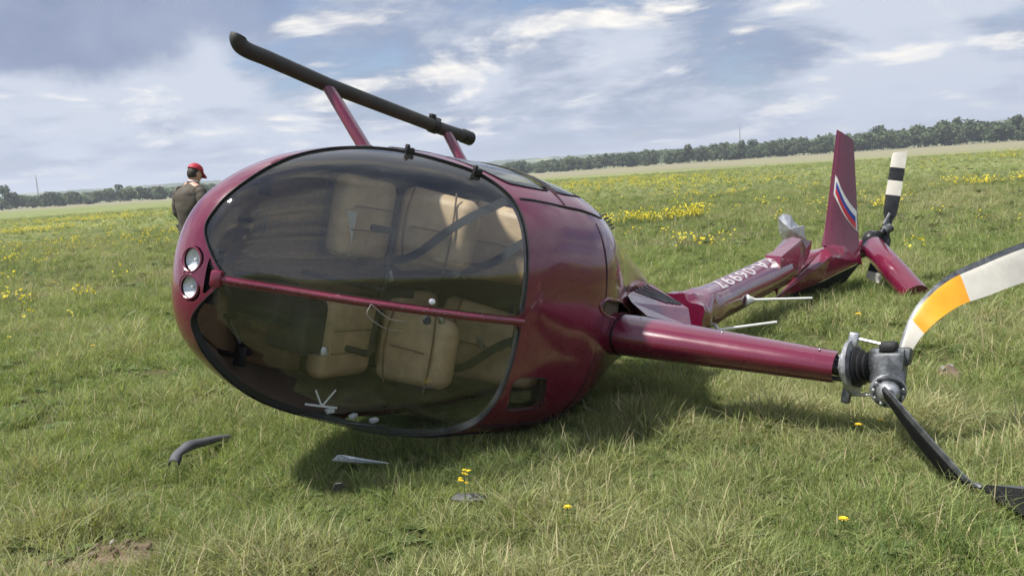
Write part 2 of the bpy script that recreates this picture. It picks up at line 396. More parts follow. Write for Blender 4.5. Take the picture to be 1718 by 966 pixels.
def poly_sdf(P, poly):
    """signed distance (negative inside) of 2D points to a closed polygon"""
    poly = np.asarray(poly, float); A = poly; B = np.roll(poly, -1, 0); d = np.full(len(P), 1e9); ins = np.zeros(len(P), bool)
    for a, b in zip(A, B):
        e = b - a; u = np.clip(((P - a) @ e) / (e @ e + 1e-12), 0, 1); d = np.minimum(d, np.hypot(*(P - a - u[:, None] * e).T))
        c = (a[1] > P[:, 1]) != (b[1] > P[:, 1]); xx = a[0] + (P[:, 1] - a[1]) / (b[1] - a[1] + 1e-15) * (b[0] - a[0]); ins ^= c & (P[:, 0] < xx)
    return np.where(ins, -d, d)
def alpha(V): return np.degrees(np.arctan2(V[:, 2] - .9, V[:, 0] - 1.0))
# windscreen half outline in (|y|, angle about the cabin centre / 90)
WS = catmull([(0.020, 5.9), (.12, 2.6), (.21, 0.3), (.30, .6), (.40, 1.5), (.52, 2.6), (.61, 4.5), (.672, 9.5), (.697, 19), (.70, 32), (.682, 48), (.655, 58), (.60, 65.0), (.52, 68.6), (.36, 69.9), (.18, 70.1), (.020, 70.1)], 6)
WSP = np.stack([WS[:, 0], WS[:, 1] / 60.0], 1)
def f_ws(V, sgn):
    return np.where(V[:, 0] > .9, poly_sdf(np.stack([V[:, 1] * sgn, alpha(V) / 60.0], 1), WSP), 1.0)
DW1 = catmull([(1.50, 1.02), (1.46, 1.32), (1.33, 1.60), (1.22, 1.665), (1.0, 1.69), (.98, 1.60), (.98, 1.15), (1.0, 1.02), (1.2, 1.0)], 6, True)
DW2 = catmull([(.92, 1.05), (.92, 1.62), (.90, 1.70), (.72, 1.70), (.55, 1.62), (.46, 1.40), (.46, 1.12), (.52, 1.03), (.7, 1.02)], 6, True)
def f_side(V, sgn, P): return np.where(V[:, 1] * sgn > .3, poly_sdf(V[:, [0, 2]], P), 1.0)
RW = catmull([(1.315, .29), (1.12, .285), (1.085, .31), (1.02, .43), (1.03, .46), (1.23, .468), (1.25, .45)], 5, True)
def f_roofwin(V): return np.where((V[:, 2] > 1.5), poly_sdf(V[:, [0, 1]], RW), 1.0)
def f_disc(V, y, z, ry, rz): return np.where(V[:, 0] > 2.2, np.hypot((V[:, 1] - y) / ry, (V[:, 2] - z) / rz) - 1.0, 1.0)
LAMPS = [(-.064, .900), (.068, .905)]
INT = [(-.088, 3.1), (-.02, 3.0), (.085, 2.9), (.03, 4.7), (-.02, 4.9)]
def f_intake(V): return np.where(V[:, 0] > 2.2, poly_sdf(np.stack([V[:, 1], alpha(V) / 60.0], 1), np.array([(y, a / 60) for y, a in INT])), 1.0)

cur = (SV, SN, ST)
def take(fun):
    """cut the region fun<0 out of the running body shell and return it"""
    global cur
    ins, outs = clip(cur[0], cur[1], cur[2], fun(cur[0])); cur = outs; return ins
panes = [('windshield', take(lambda V: f_ws(V, -1)), 'upper'), ('windshield', take(lambda V: f_ws(V, 1)), 'lower')]
wins = [take(lambda V: f_side(V, -1, DW1)), take(lambda V: f_side(V, -1, DW2)), take(lambda V: f_side(V, 1, DW1)), take(lambda V: f_side(V, 1, DW2)), take(f_roofwin)]
lampcut = [take(lambda V, l=l: f_disc(V, l[0], l[1], .054, .056)) for l in LAMPS]
take(f_intake)
AH = np.array([p[:2] for p in ((0.787, -0.099, 2.004), (0.736, -0.135, 2.003), (0.631, -0.134, 1.994), (0.395, -0.108, 1.931), (0.104, -0.042, 1.844), (0.223, 0.000, 1.877), (0.596, -0.035, 1.990), (0.736, -0.060, 2.006))])
take(lambda V: np.where(V[:, 2] > 1.4, poly_sdf(V[:, :2], AH), 1.0))
# dents in the paintwork skin
def dent(V, N):
    V = V.copy()
    for i, v in enumerate(V):
        n = mnoise.noise(Vector(v * 2.3)) * .006 + mnoise.noise(Vector(v * 6.0)) * .0016
        V[i] = v + N[i] * n
    return V
body = mesh('fuselage_shell', dent(cur[0], cur[1]), cur[2], paint, heli, True)
# cabin lining: the same shell 25 mm further in, up to the bulkhead
LV = SV - SN * .025
cur = (LV, -SN, ST[:, ::-1])
for fn in (lambda V: f_ws(V, -1) , lambda V: f_ws(V, 1), lambda V: f_side(V, -1, DW1), lambda V: f_side(V, -1, DW2), lambda V: f_side(V, 1, DW1), lambda V: f_side(V, 1, DW2), f_roofwin): take(fn)
cur = clip(cur[0], cur[1], cur[2], .35 - cur[0][:, 0])[0]
cur = clip(cur[0], cur[1], cur[2], cur[0][:, 0] - 2.36)[0]
mesh('cabin_lining', cur[0], cur[2], lining, heli, True, cur[1])

# glass panes; the lower half of the windscreen has lost a jagged corner
HOLE = np.array([(0.06, 5.2), (.10, 4.6), (.15, 5.6), (.17, 5.1), (.21, 7.2), (.26, 8.6), (.31, 12.5), (.34, 12.0), (.40, 18.5), (.47, 17.2), (.52, 24.0), (.60, 22.0), (.66, 27), (.80, 24), (.80, -8.0), (.06, -8.0)])
for nm, (V, N, T), which in panes:
    if which == 'lower':
        f = poly_sdf(np.stack([V[:, 1], alpha(V) / 60.0], 1), np.stack([HOLE[:, 0], HOLE[:, 1] / 60.0], 1))
        V, N, T = clip(V, N, T, f)[1]
    o = mesh(nm, V - N * .006, T, glass, heli, True, N)
    if which == 'lower': tag(o, 'lower windscreen half with a jagged broken corner')
for V, N, T in wins: mesh('window', V - N * .006, T, glass, heli, True, N)

# seals round the openings and the centre bow, laid on the surface
from mathutils.bvhtree import BVHTree
bvh = BVHTree.FromPolygons([tuple(v) for v in SV], [tuple(int(i) for i in f) for f in ST])
def surf_ws(y, al, off=0.0):
    o = Vector((1.0, y, .9)); d = Vector((math.cos(R_(al)), 0, math.sin(R_(al))))
    hit = bvh.ray_cast(o, d)
    return (hit[0] + hit[1].normalized() * off * (1 if hit[1].dot(d) > 0 else -1)) if hit[0] is not None else None
def surf_side(x, z, sgn, off=0.0):
    hit = bvh.ray_cast(Vector((x, 0, z)), Vector((0, sgn, 0)))
    return (hit[0] + Vector((0, sgn * off, 0))) if hit[0] is not None else None
def surf_roof(x, y, off=0.0):
    hit = bvh.ray_cast(Vector((x, y, 1.2)), Vector((0, 0, 1)))
    return (hit[0] + Vector((0, 0, off))) if hit[0] is not None else None
for sg in (-1, 1):
    pts = [surf_ws(sg * y, a, .002) for y, a in WS]; pts = [p for p in pts if p is not None]
    MB().tube(pts, .003, 6).build('windshield_seal', trim, heli)
    rim = [(surf_ws(sg * y, a, -.004), surf_ws(sg * y, a, -.035)) for y, a in WS]; rim = [r for r in rim if r[0] is not None]
    mesh('windshield_frame', [p for r in rim for p in r], [(2 * i, 2 * i + 1, 2 * i + 3, 2 * i + 2) for i in range(len(rim) - 1)], trim, heli)
    for P in (DW1, DW2):
        pts = [surf_side(x, z, sg, .002) for x, z in P]; pts = [p for p in pts if p is not None]
        MB().tube(pts + [pts[0]], .0035, 6).build('window_seal', trim, heli)
pts = [surf_roof(x, y, .001) for x, y in RW]; MB().tube(pts + [pts[0]], .0035, 6).build('window_seal', trim, heli)
AHr = [p for p in (surf_roof(x, y, .0) for x, y in catmull(AH, 5, True)) if p is not None]
MB().tube(AHr + [AHr[0]], .009, 8).build('access_hole_rim', paint_dirty, heli)
bow_pts = [surf_ws(0.0, a, .004) for a in np.linspace(5.4, 70.4, 40)]
MB().tube(bow_pts, .0145, 12).build('center_bow', paint_dirty, heli)
MB().box(surf_ws(0, 5.0, .004), (.05, .075, .05), Euler((0, R_(-35), 0)).to_matrix(), .012).build('bow_bracket', paint_dirty, heli)
# rivets along the bow
rv = MB()
for i in range(2, 39, 3): rv.ball(Vector(bow_pts[i]) + Vector((.009, 0, .0105)), .0024, 6, 4)
tag(rv.build('bow_rivets', alu_dark, heli), kind='stuff')
# door seams (dark rubber lines) on both sides and along the roof edge
for sg in (-1, 1):
    line = [(1.30, 1.735), (1.1, 1.772), (.9, 1.80), (.72, 1.822), (.60, 1.81), (.50, 1.74)]
    pts = [surf_side(x, z, sg, .0015) for x, z in catmull(line, 8)]; pts = [p for p in pts if p is not None]
    MB().tube(pts, .006, 6).build('door_seam', trim, heli)
    line = [(.95, 1.78), (.95, 1.3), (.95, .8), (.95, .52)]
    pts = [surf_side(x, z, sg, .001) for x, z in catmull(line, 8)]; MB().tube(pts, .004, 6).build('door_seam', trim, heli)
    line = [(1.62, 1.02), (1.62, .8), (1.50, .60), (1.3, .52), (1.0, .50), (.6, .52), (.45, .7), (.42, 1.0), (.42, 1.4), (.50, 1.74)]
    pts = [surf_side(x, z, sg, .001) for x, z in catmull(line, 6)]; pts = [p for p in pts if p is not None]; MB().tube(pts, .004, 6).build('door_seam', trim, heli)
for ys in ((-.5, .5),):
    pts = [surf_roof(.74, y, .0005) for y in np.linspace(-.52, .52, 26)]; MB().tube(pts, .0025, 6).build('roof_seam', trim, heli)
for x, z in ((1.63, 1.28), (1.44, 1.56), (1.2, .9)):
    p = surf_side(x, z, -1, .012); MB().box(p, (.045, .03, .03), Euler((0, .6, .2)).to_matrix(), .006).box(Vector(p) + Vector((.02, -.012, .0)), (.02, .035, .018), None, .004).build('door_hinge', black_metal, heli)
for x, sg in ((1.02, -1), (.60, -1), (1.02, 1)):
    p = surf_side(x, .95, sg, .008); MB().box(p, (.10, .02, .03), None, .008).build('door_handle', black_metal, heli)

# landing lamps sunk into the nose
for (y, z), (V, N, T) in zip(LAMPS, lampcut):
    c = Vector(V.mean(0)); n = Vector(N.mean(0)).normalized()
    ring = [c + Vector((0, math.cos(a) * .054, math.sin(a) * .056)) for a in np.linspace(0, 2 * math.pi, 33)]
    ring = [bvh.find_nearest(p)[0] for p in ring]
    lamp = MB().tube(ring, .0055, 8, False).build('landing_light', paint, heli)
    seg = 24; V2, F2 = [], []
    for j, (k, dd) in enumerate(((1.0, .0), (.96, -.02), (.9, -.05))):
        for i in range(seg):
            a = 2 * math.pi * i / seg; q = bvh.find_nearest(c + Vector((0, math.cos(a) * .054, math.sin(a) * .056)))[0]
            V2.append(c + (q - c) * k + Vector((1, 0, 0)) * dd)
    for j in range(2):
        for i in range(seg): F2.append((j * seg + i, j * seg + (i + 1) % seg, (j + 1) * seg + (i + 1) % seg, (j + 1) * seg + i))
    F2.append(tuple(2 * seg + i for i in range(seg)))
    mesh('housing', V2, F2, trim, lamp)
    cc_ = c + Vector((-.024, 0, -.001))
    MB().lathe(cc_, (1, 0, .12), [(-.012, .016), (-.008, .034), (.008, .049), (.012, .049), (.0125, .046), (.002, .032), (-.006, .010)], 24).build('reflector', chrome, lamp)
    MB().lathe(cc_, (1, 0, .12), [(.010, .046), (.014, .044), (.018, .028), (.0195, .005)], 24).build('lens', lens, lamp)
    MB().ball(cc_ + Vector((.003, 0, .002)), .008, 10, 6).build('bulb', white_p, lamp)
MB().box((2.40, 0, .95), (.03, .24, .10), None, .0).build('intake_backing', trim, heli)

# ------------------------------------------------ cabin interior
def panel(name, pts, mat, thick=.02, parent=heli):
    V = [Vector(p) for p in pts]; n = (V[1] - V[0]).cross(V[2] - V[0]).normalized() * thick; k = len(V)
    V = V + [v - n for v in V]; F = [tuple(range(k)), tuple(range(2 * k - 1, k - 1, -1))] + [(i, (i + 1) % k, k + (i + 1) % k, k + i)[::-1] for i in range(k)]
    return mesh(name, V, F, mat, parent, False)
def half_w(x, z, inset=.035):
    lo_, hi_, a_, e_ = [float(c) for c in tab_at(np.array(math.sqrt(TIP - x)))]
    k = min(1.0, abs(z - (lo_ + hi_) / 2) / ((hi_ - lo_) / 2)); return max(.02, a_ * (1 - k ** e_) ** (1 / e_) - inset)
fx_ = [2.24, 2.1, 1.95, 1.75, 1.5, 1.2, .9, .6, .45]
panel('cabin_floor', [(x, -half_w(x, .645), .645) for x in fx_] + [(x, half_w(x, .645), .645) for x in fx_[::-1]], carpet)
zz_ = [.52, .7, 1.0, 1.3, 1.55, 1.75, 1.86]
panel('rear_bulkhead', [(.42, -half_w(.42, z, .03), z) for z in zz_] + [(.42, half_w(.42, z, .03), z) for z in zz_[::-1]], lining)
def rounded(c, size, bev, M=None, puff=0.0, seg=4):
    mb = MB().box((0, 0, 0), size, None, bev, seg=seg); V = []
    for v in mb.V:
        v = Vector(v); k = 1 - (2 * v.y / size[1]) ** 2
        v.x += puff * max(0, k) * (1 - (2 * v.z / size[2]) ** 2) * (1 if v.x > 0 else 0)
        V.append((M @ v if M is not None else v) + Vector(c))
    mb.V = [tuple(v) for v in V]; return mb
zf = [.84, .95, 1.1, 1.3, 1.5, 1.65, 1.74]
panel('firewall', [(-.37, -half_w(-.37, z, .01), z) for z in zf] + [(-.37, half_w(-.37, z, .01), z) for z in zf[::-1]], trim)
ahc = AH.mean(0); MB().box((ahc[0] - .06, ahc[1] + .05, 1.74), (.46, .5, .04), Euler((R_(12), R_(6), 0)).to_matrix(), .01).build('hole_backing', trim, heli)  # added black backing inside the access hole, keeps it dark and blocks see-through
def seat(y, x0, wd, back_h, rear=False):
    # one seat: cushion, backrest with a split panel, piping, dark base
    tilt = Euler((0, R_(-9), 0)).to_matrix()
    s = rounded((x0 + .255, y, .80), (.44, wd * .92, .14), .062, Euler((0, R_(-6), 0)).to_matrix()).build('seat', leather, heli)
    MB().box((x0 + .2, y, .69), (.42, wd * .94, .12), None, .01).build('seat_base', trim, s)
    bc = Vector((x0 - .02, y, .875 + back_h / 2))
    mb = rounded(bc, (.13, wd * .92, back_h), .062, tilt, .05)
    V = []
    for v in mb.V:
        v = Vector(v); u = (v.z - bc.z) / (back_h / 2)
        if u > .45: v.y = y + (v.y - y) * (1 - (u - .45) * .42)          # narrower at the shoulders
        V.append(v)
    mb.V = [tuple(v) for v in V]; mb.build('backrest', leather, s)
    pip = MB(); bx = .060 + .012
    for z0, bow in ((-.28, -.03), (.22, .035)):
        pp = [bc + tilt @ Vector((bx + .026 * (1 - (2 * q / wd) ** 2) - .006, q, z0 * back_h + bow * math.cos(q / wd * 2.6))) for q in np.linspace(-wd * .46, wd * .46, 13)]
        pip.tube(pp, .0055, 6)
    pip.tube([bc + tilt @ Vector((bx + .02, 0, q * back_h)) for q in np.linspace(-.26, .2, 6)], .004, 6)
    for q in (-.13, .13):
        pip.tube([Vector((x0 + .08 + .36 * u, y + q * wd, .884 + .036 * u)) for u in np.linspace(0, 1, 5)], .0045, 6)
    pip.build('piping', seam_m, s)
    return s
seat(-.33, 1.13, .47, .47); seat(.33, 1.13, .47, .47)
seat(-.30, .60, .52, .68, True); seat(.30, .60, .52, .68, True)
def strap(pts, wd, mat, name, nrm):
    P = catmull(pts, 8); V, F = [], []; n = Vector(nrm).normalized()
    for i, p in enumerate(P):
        t = Vector(P[min(i + 1, len(P) - 1)] - P[max(i - 1, 0)]).normalized(); b = t.cross(n).normalized() * wd / 2
        for o in (b + n * .002, b - n * .002, -b - n * .002, -b + n * .002): V.append(Vector(p) + o)
    for i in range(len(P) - 1):
        for k in range(4): F.append((i * 4 + k, i * 4 + (k + 1) % 4, (i + 1) * 4 + (k + 1) % 4, (i + 1) * 4 + k))
    return mesh(name, V, F, mat, heli, False)
strap([(.70, -.10, 1.0), (.74, -.2, 1.25), (.72, -.36, 1.45), (.60, -.5, 1.72)], .05, belt, 'seat_belt', (1, 0, .1))
strap([(.72, .52, .95), (.76, .42, 1.2), (.73, .24, 1.42), (.62, .10, 1.72)], .05, belt, 'seat_belt', (1, 0, .1))
strap([(1.26, -.12, .9), (1.27, -.18, 1.1), (1.23, -.40, 1.35), (1.1, -.60, 1.6)], .045, belt, 'seat_belt', (1, 0, .1))
strap([(1.28, .14, .90), (1.27, .05, 1.0), (1.27, .02, 1.15)], .045, belt, 'seat_belt', (1, 0, .1))
for p in ((.78, -.09, 1.02), (.80, .26, 1.30), (1.31, -.05, 1.0), (1.30, .10, 1.38)):
    MB().box(p, (.02, .06, .035), Euler((.4, 0, .3)).to_matrix(), .006).build('buckle', alu, heli)
# instrument pedestal, glareshield, stick, pedals
ped = MB().box((1.96, .12, .80), (.18, .22, .28), Euler((0, R_(-18), 0)).to_matrix(), .03).box((1.80, .24, .88), (.17, .26, .25), Euler((0, R_(-10), 0)).to_matrix(), .03).build('instrument_console', trim, heli)
for yy, zz in ((.10, .92), (.22, .92), (.14, .82), (.26, .82)):
    MB().lathe((1.69, yy + .04, zz), (-1, 0, .15), [(0, .04), (.008, .04), (.008, .034), (.004, .032)], 20).build('gauge', plastic_grey, ped)
MB().box((1.68, .36, .96), (.05, .05, .07), Euler((.2, .3, 0)).to_matrix(), .012).build('radio_handset', alu, heli)
MB().tube(catmull([(1.62, 0, .64), (1.60, 0, .9), (1.55, .0, 1.12), (1.52, 0, 1.16)], 6), .014, 10).tube([(1.52, -.30, 1.17), (1.52, 0, 1.16), (1.52, .34, 1.13)], .013, 10).tube([(1.52, .34, 1.13), (1.55, .34, 1.0)], .018, 10).tube([(1.52, -.30, 1.17), (1.55, -.30, 1.04)], .018, 10).build('cyclic_stick', black_metal, heli)
for yy in (-.42, -.24, .24, .42):
    MB().tube([(2.08, yy, .64), (2.02, yy, .75)], .012, 8).box((2.02, yy, .76), (.02, .10, .06), Euler((0, -.5, 0)).to_matrix(), .006).build('pedal', black_metal, heli)
MB().tube([(2.05, .14, .70), (2.05, .25, .68), (2.02, .36, .74), (1.93, .42, .72)], .016, 8).tube([(2.02, .36, .74), (1.90, .44, .66)], .014, 8).tube([(2.05, .14, .70), (2.12, .10, .68)], .02, 8).build('pedal_linkage', black_metal, heli)
MB().tube(catmull([(1.25, -.58, .72), (1.45, -.60, .95), (1.5, -.60, 1.0)], 5), .016, 8).build('collective_lever', black_metal, heli)
# pale chart pocket on the far side window post, papers and bits thrown down onto the low side
panel('folded_chart', [(1.58, -.36, .86), (1.52, -.14, .80), (1.50, -.12, .86), (1.57, -.36, .94)], white_p, .004)
for k, (x, z, r) in enumerate(((1.66, 1.06, .3), (1.57, 1.14, -.2), (1.5, 1.22, .1))):
    p = surf_side(x, z, 1, -.05)
    if p is not None: MB().box(p, (.045, .02, .03), Euler((0, r, .2)).to_matrix(), .004).build('paper_scrap', white_p, heli)
p = surf_side(1.68, 1.02, 1, -.06)
if p is not None:
    MB().tube([p, p + Vector((-.05, -.09, .03))], .005, 6).tube([p, p + Vector((.03, -.08, -.03))], .005, 6).tube([p + Vector((.06, 0, -.06)), p + Vector((-.06, .0, .05))], .006, 6).build('broken_bracket', white_p, heli)
# compass and camera on the bow, loose wire
b1 = Vector(bow_pts[24]); b2 = Vector(bow_pts[22])
MB().lathe(b1 + Vector((-.02, -.035, -.02)), (.6, -.3, .6), [(0, .016), (.02, .018), (.03, .014), (.034, .004)], 14).build('compass', alu, heli)
MB().lathe(b1 + Vector((-.02, .04, -.03)), (.6, .3, .6), [(0, .018), (.02, .02), (.032, .014)], 14).build('bow_camera', plastic_grey, heli)
a_, b_ = Vector(bow_pts[16]), Vector(bow_pts[21])
MB().tube(catmull([a_ + Vector((.02, .0, .02)), a_ + Vector((.03, .05, .02)), (a_ + b_) / 2 + Vector((.01, .10, .0)), b_ + Vector((-.02, .11, -.03))], 7), .002, 6).tube(catmull([a_ + Vector((.02, .0, .02)), (a_ + b_) / 2 + Vector((.025, .05, .025)), b_ + Vector((.0, .06, 0))], 7), .0018, 6).build('loose_wire', stone_m, heli)

# ------------------------------------------------ skid landing gear (the raised one, and the folded one underneath)
def lc(p): return Vector(p)
K0, K1, K2, K3 = [Vector(p) for p in ((1.684, -1.117, 0.050), (1.132, -1.058, 0.092), (-0.018, -0.988, 0.110), (-0.228, -0.983, 0.117))]
ax = (K3 - K0).normalized()
tip = catmull([K0 + ax * .10, K0, Vector((1.737, -1.133, 0.042)), Vector((1.760, -1.162, 0.039)), Vector((1.757, -1.182, 0.040))], 6)
skid = MB().tube([K3, K2, K1] + [tuple(p) for p in tip], .045, 16).build('skid', skid_rubber, heli)
MB().tube([K3 - ax * .02, K3 + ax * .07], .052, 16).build('skid_shoe', black_metal, skid)
cl = K2 - ax * .16
MB().tube([cl, cl + ax * .05], .054, 16).box(cl + Vector((.0, -.05, 0)), (.05, .05, .03), None, .006).tube([cl - ax * .03 + Vector((0, -.055, 0)), cl + ax * .09 + Vector((0, -.055, 0))], .008, 6).build('skid_clamp', black_metal, skid)
F0, F1 = Vector((1.132, -1.058, 0.092)), Vector((1.014, -0.454, 0.688))
B0, B1 = Vector((-0.018, -0.988, 0.110)), Vector((-0.030, -0.513, 0.562))
for A, B in ((F0, F1), (B0, B1)):
    MB().tube([A - (B - A).normalized() * .03, A + (B - A) * .5, B], [.050, .056, .060], 16, True, ((1, 0, 0), .55)).build('skid_leg', paint, heli)
L0, L1, L2 = Vector((.80, .70, .30)), Vector((.6, .72, .28)), Vector((-.3, .74, .26))
skid2 = MB().tube(catmull([L2 - Vector((.2, 0, 0)), L2, L1, L0, L0 + Vector((.12, .0, .08))], 5), .045, 14).build('skid', skid_rubber, heli)
for A, B in ((L1, Vector((.6, .42, .50))), (L2, Vector((-.3, .30, .80)))):
    MB().tube([A, B], .052, 12, True, ((1, 0, 0), .55)).build('skid_leg', paint, heli)

# ------------------------------------------------ mast, fairing, rotor head
S0, S1 = Vector((0.437, 0.060, 1.996)), Vector((0.393, -0.034, 3.134))
mx_ = (S1 - S0).normalized(); L_m = (S1 - S0).length
fx = (Vector((1, 0, 0)) - mx_ * mx_.x).normalized(); fy = mx_.cross(fx)
def foil(k, c, th):
    a = 2 * math.pi * k / 40; xx = math.cos(a)
    return fx * (xx * c * (.5) - .05 * c) + fy * (math.sin(a) * th * .5 * (1 - .35 * (xx < 0) * abs(xx)))
def foil_loft(stations, name, mat, close=True, sub=None):
    V, F = [], []
    for p, c, th in stations:
        for k in range(40): V.append(p + foil(k, c, th))
    n = len(stations)
    for i in range(n - 1):
        for k in range(40): F.append((i * 40 + k, i * 40 + (k + 1) % 40, (i + 1) * 40 + (k + 1) % 40, (i + 1) * 40 + k))
    if close: F.append(tuple(range(39, -1, -1))); F.append(tuple((n - 1) * 40 + k for k in range(40)))
    o = mesh(name, V, F, mat, sub or heli); o.data.set_sharp_from_angle(angle=R_(45)); return o
fair = foil_loft([(S0 + mx_ * (.012 + (L_m - .012) * u), .40 - .15 * u, .235 - .075 * u) for u in np.linspace(0, 1, 16)], 'mast_fairing', paint)
foil_loft([(S0 - mx_ * .01, .385, .225), (S0 + mx_ * .03, .385, .225)], 'fairing_gap', trim)
for u in (.1, .5, .93):
    MB().ball(S0 + mx_ * (L_m * u) + fx * .05 + fy * -.108 * (1 - .3 * u), .007, 8, 5).build('screw', alu, heli)
# flared cowl between roof and fairing, with an open access hole
CV, CF = [], []; nst = 14
for i in range(nst):
    u = i / (nst - 1); p = S0 - mx_ * (.30 * (1 - u))
    e = (1 - u) ** 2.2
    for k in range(40):
        q = p + foil(k, .405 + .42 * e, .24 + .34 * e) ; q = q + Vector((-.02 * e, 0, 0)); CV.append(q)
for i in range(nst - 1):
    for k in range(40): CF.append((i * 40 + k, i * 40 + (k + 1) % 40, (i + 1) * 40 + (k + 1) % 40, (i + 1) * 40 + k))
CVn = np.array([tuple(v) for v in CV]); CT = np.array([(a, b, c) for a, b, c, d in CF] + [(a, c, d) for a, b, c, d in CF])
nm_ = np.zeros_like(CVn)
for a, b, c in CT:
    n = np.cross(CVn[b] - CVn[a], CVn[c] - CVn[a]); nm_[a] += n; nm_[b] += n; nm_[c] += n
nm_ /= np.linalg.norm(nm_, axis=1, keepdims=True)
hp = np.array([((v - np.array(S0)) @ np.array(mx_), (v - np.array(S0)) @ np.array(fx), (v - np.array(S0)) @ np.array(fy)) for v in CVn])
fhole = np.where(hp[:, 2] < 0, poly_sdf(hp[:, :2], catmull([(-.19, .03), (-.10, .10), (-.035, .02), (-.03, -.10), (-.10, -.12), (-.17, -.08)], 5, True)), 1.0)
fhole2 = np.where(hp[:, 2] > 0, 1.0, fhole)
_, keep = clip(CVn, nm_, CT, fhole2)
mesh('mast_cowl', keep[0], keep[2], paint_dirty, heli, True, keep[1])
foil_loft([(S0 - mx_ * .26, .42, .24), (S0 - mx_ * .02, .34, .18)], 'cowl_inner_duct', trim)
# louvred engine cowl box behind the mast
q = {k: Vector(v) for k, v in dict(a=(0.197, -0.147, 1.853), b=(-0.265, -0.208, 1.778), c=(-0.450, -0.093, 1.982), d=(-0.299, -0.090, 2.027), e=(-0.322, 0.006, 2.077), g=(0.246, -0.053, 2.029), h=(0.271, -0.112, 1.929), i=(-0.337, 0.112, 1.845)).items()}
mbx = MB(); W_ = [q['a'], q['b'], q['c'], q['h'], q['g'], q['e'], q['i'], q['b'] + Vector((0, .25, -.05))]
cowlbox = mesh('louvred_cowl', W_, [(0, 1, 2), (0, 2, 3), (3, 2, 5, 4), (2, 6, 5), (1, 7, 6, 2), (4, 5, 6), (0, 3, 4, 7), (0, 7, 1), (4, 6, 7)], paint_dirty, heli, False)
up_n = (q['b'] - q['a']).cross(q['c'] - q['a']).normalized()
if up_n.y > 0: up_n = -up_n
for j in range(5):
    u = .14 + .17 * j
    A = q['a'].lerp(q['c'], .16 + .10 * j) ; A = A.lerp(q['b'].lerp(q['c'], u + .12), .14)
    B = q['b'].lerp(q['c'], u + .10); B = q['a'].lerp(B, .92)
    P0 = q['a'].lerp(q['b'], .30 + .13 * j); P1 = q['a'].lerp(q['c'], .62 + .075 * j).lerp(q['b'].lerp(q['c'], .75), .10 + .13 * j)
    dirv = (P1 - P0); side = dirv.cross(up_n).normalized() * .010
    V = [P0 + side + up_n * .004, P1 + side + up_n * .004, P1 - side + up_n * .004, P0 - side + up_n * .004]
    V += [v - up_n * .02 for v in V]
    mesh('louvre', V, [(0, 1, 2, 3), (7, 6, 5, 4), (0, 4, 5, 1), (1, 5, 6, 2), (2, 6, 7, 3), (3, 7, 4, 0)], trim, cowlbox, False)
# slotted strip on the upper engine cowl side
for j in range(5):
    p = surf_side(.34 - .055 * j, 1.66 - .012 * j, -1, .001)
    if p is not None: MB().box(p, (.016, .008, .085), Euler((R_(28), 0, 0)).to_matrix(), .003).build('cowl_slot', trim, heli)

# rotor head
H0 = S1; HC = Vector((0.422, -0.095, 3.371)); hx = (HC - H0).normalized()
MB().tube([H0 - hx * .1, HC + hx * .05], .038, 16).build('rotor_mast', alu_dark, heli)
sw = MB().lathe(H0 + hx * .035, hx, [(0, .075), (.02, .085), (.03, .13), (.052, .135), (.058, .10)], 28).build('swashplate', alu_mid, heli)
for k in range(5):
    a = 2 * math.pi * k / 5; v = fx * math.cos(a) + fy * math.sin(a)
    MB().tube([H0 - hx * .03 + v * .055, H0 + hx * .05 + v * .06], .012, 8).build('control_rod', alu_dark, sw)
MB().box(H0 + hx * .065 - fy * .135, (.05, .07, .045), None, .01).build('swashplate_arm', alu, sw)
MB().box(H0 + hx * .065 + fy * .13, (.05, .09, .04), None, .01).build('swashplate_arm', alu_dark, sw)
bt = []
for i in range(9): bt.append((.006 + .012 * i, .105 - .006 * i + (.010 if i % 2 else -.006)))
MB().lathe(H0 + hx * .062, hx, bt, 24).build('rubber_boot', boot, heli)
hubM = Matrix((fx, fy, hx)).transposed()
hub = MB().box(HC, (.17, .15, .15), hubM, .022).box(HC - fy * .05, (.11, .09, .19), hubM, .02).build('rotor_hub', alu_dark, heli)
MB().lathe(HC - fy * .075, -fy, [(0, .045), (.02, .045), (.026, .030), (.030, .03), (.034, .018)], 18).build('hub_bolt', alu, hub)
for sx_ in (-.055, .055):
    for sz_ in (-.055, .055): MB().lathe(HC + hubM @ Vector((sx_, -.074, sz_)), -fy, [(0, .012), (.014, .012)], 6).build('hub_bolt', alu, hub)
# blade grip facing the camera: ring of bolts round a domed cap
GC = Vector((0.562, -0.003, 3.410)); gd = (Vector((0.793, 0.026, 3.484)) - GC).normalized()
MB().tube([HC, GC], .075, 18).build('blade_grip', alu_dark, hub)
MB().lathe(GC - gd * .015, gd, [(0, .072), (.010, .078), (.025, .078), (.028, .074), (.028, .052), (.04, .050), (.07, .042), (.09, .024)], 32).build('bearing_cap', alu_mid, hub)
ga = gd.orthogonal().normalized(); gb = gd.cross(ga)
for k in range(22):
    a = 2 * math.pi * k / 22; MB().lathe(GC + (ga * math.cos(a) + gb * math.sin(a)) * .064 + gd * .012, gd, [(0, .0065), (.010, .0065), (.012, .004)], 6).build('ring_bolt', boot if k % 2 else alu, hub)
MB().tube([H0 + hx * .06 - fy * .145, HC - fy * .10 + fx * .02], .008, 8).ball(H0 + hx * .06 - fy * .145, .015, 10, 6).ball(HC - fy * .10 + fx * .02, .018, 10, 6).build('pitch_link', alu, hub)
MB().tube([H0 + hx * .06 + fy * .135, HC + fy * .13 - hx * .04], .008, 8).ball(HC + fy * .13 - hx * .04, .016, 10, 6).build('pitch_link', alu, hub)
MB().box(HC - fy * .10 + fx * .03 - hx * .01, (.10, .05, .08), hubM, .02).build('droop_stop', boot, hub)

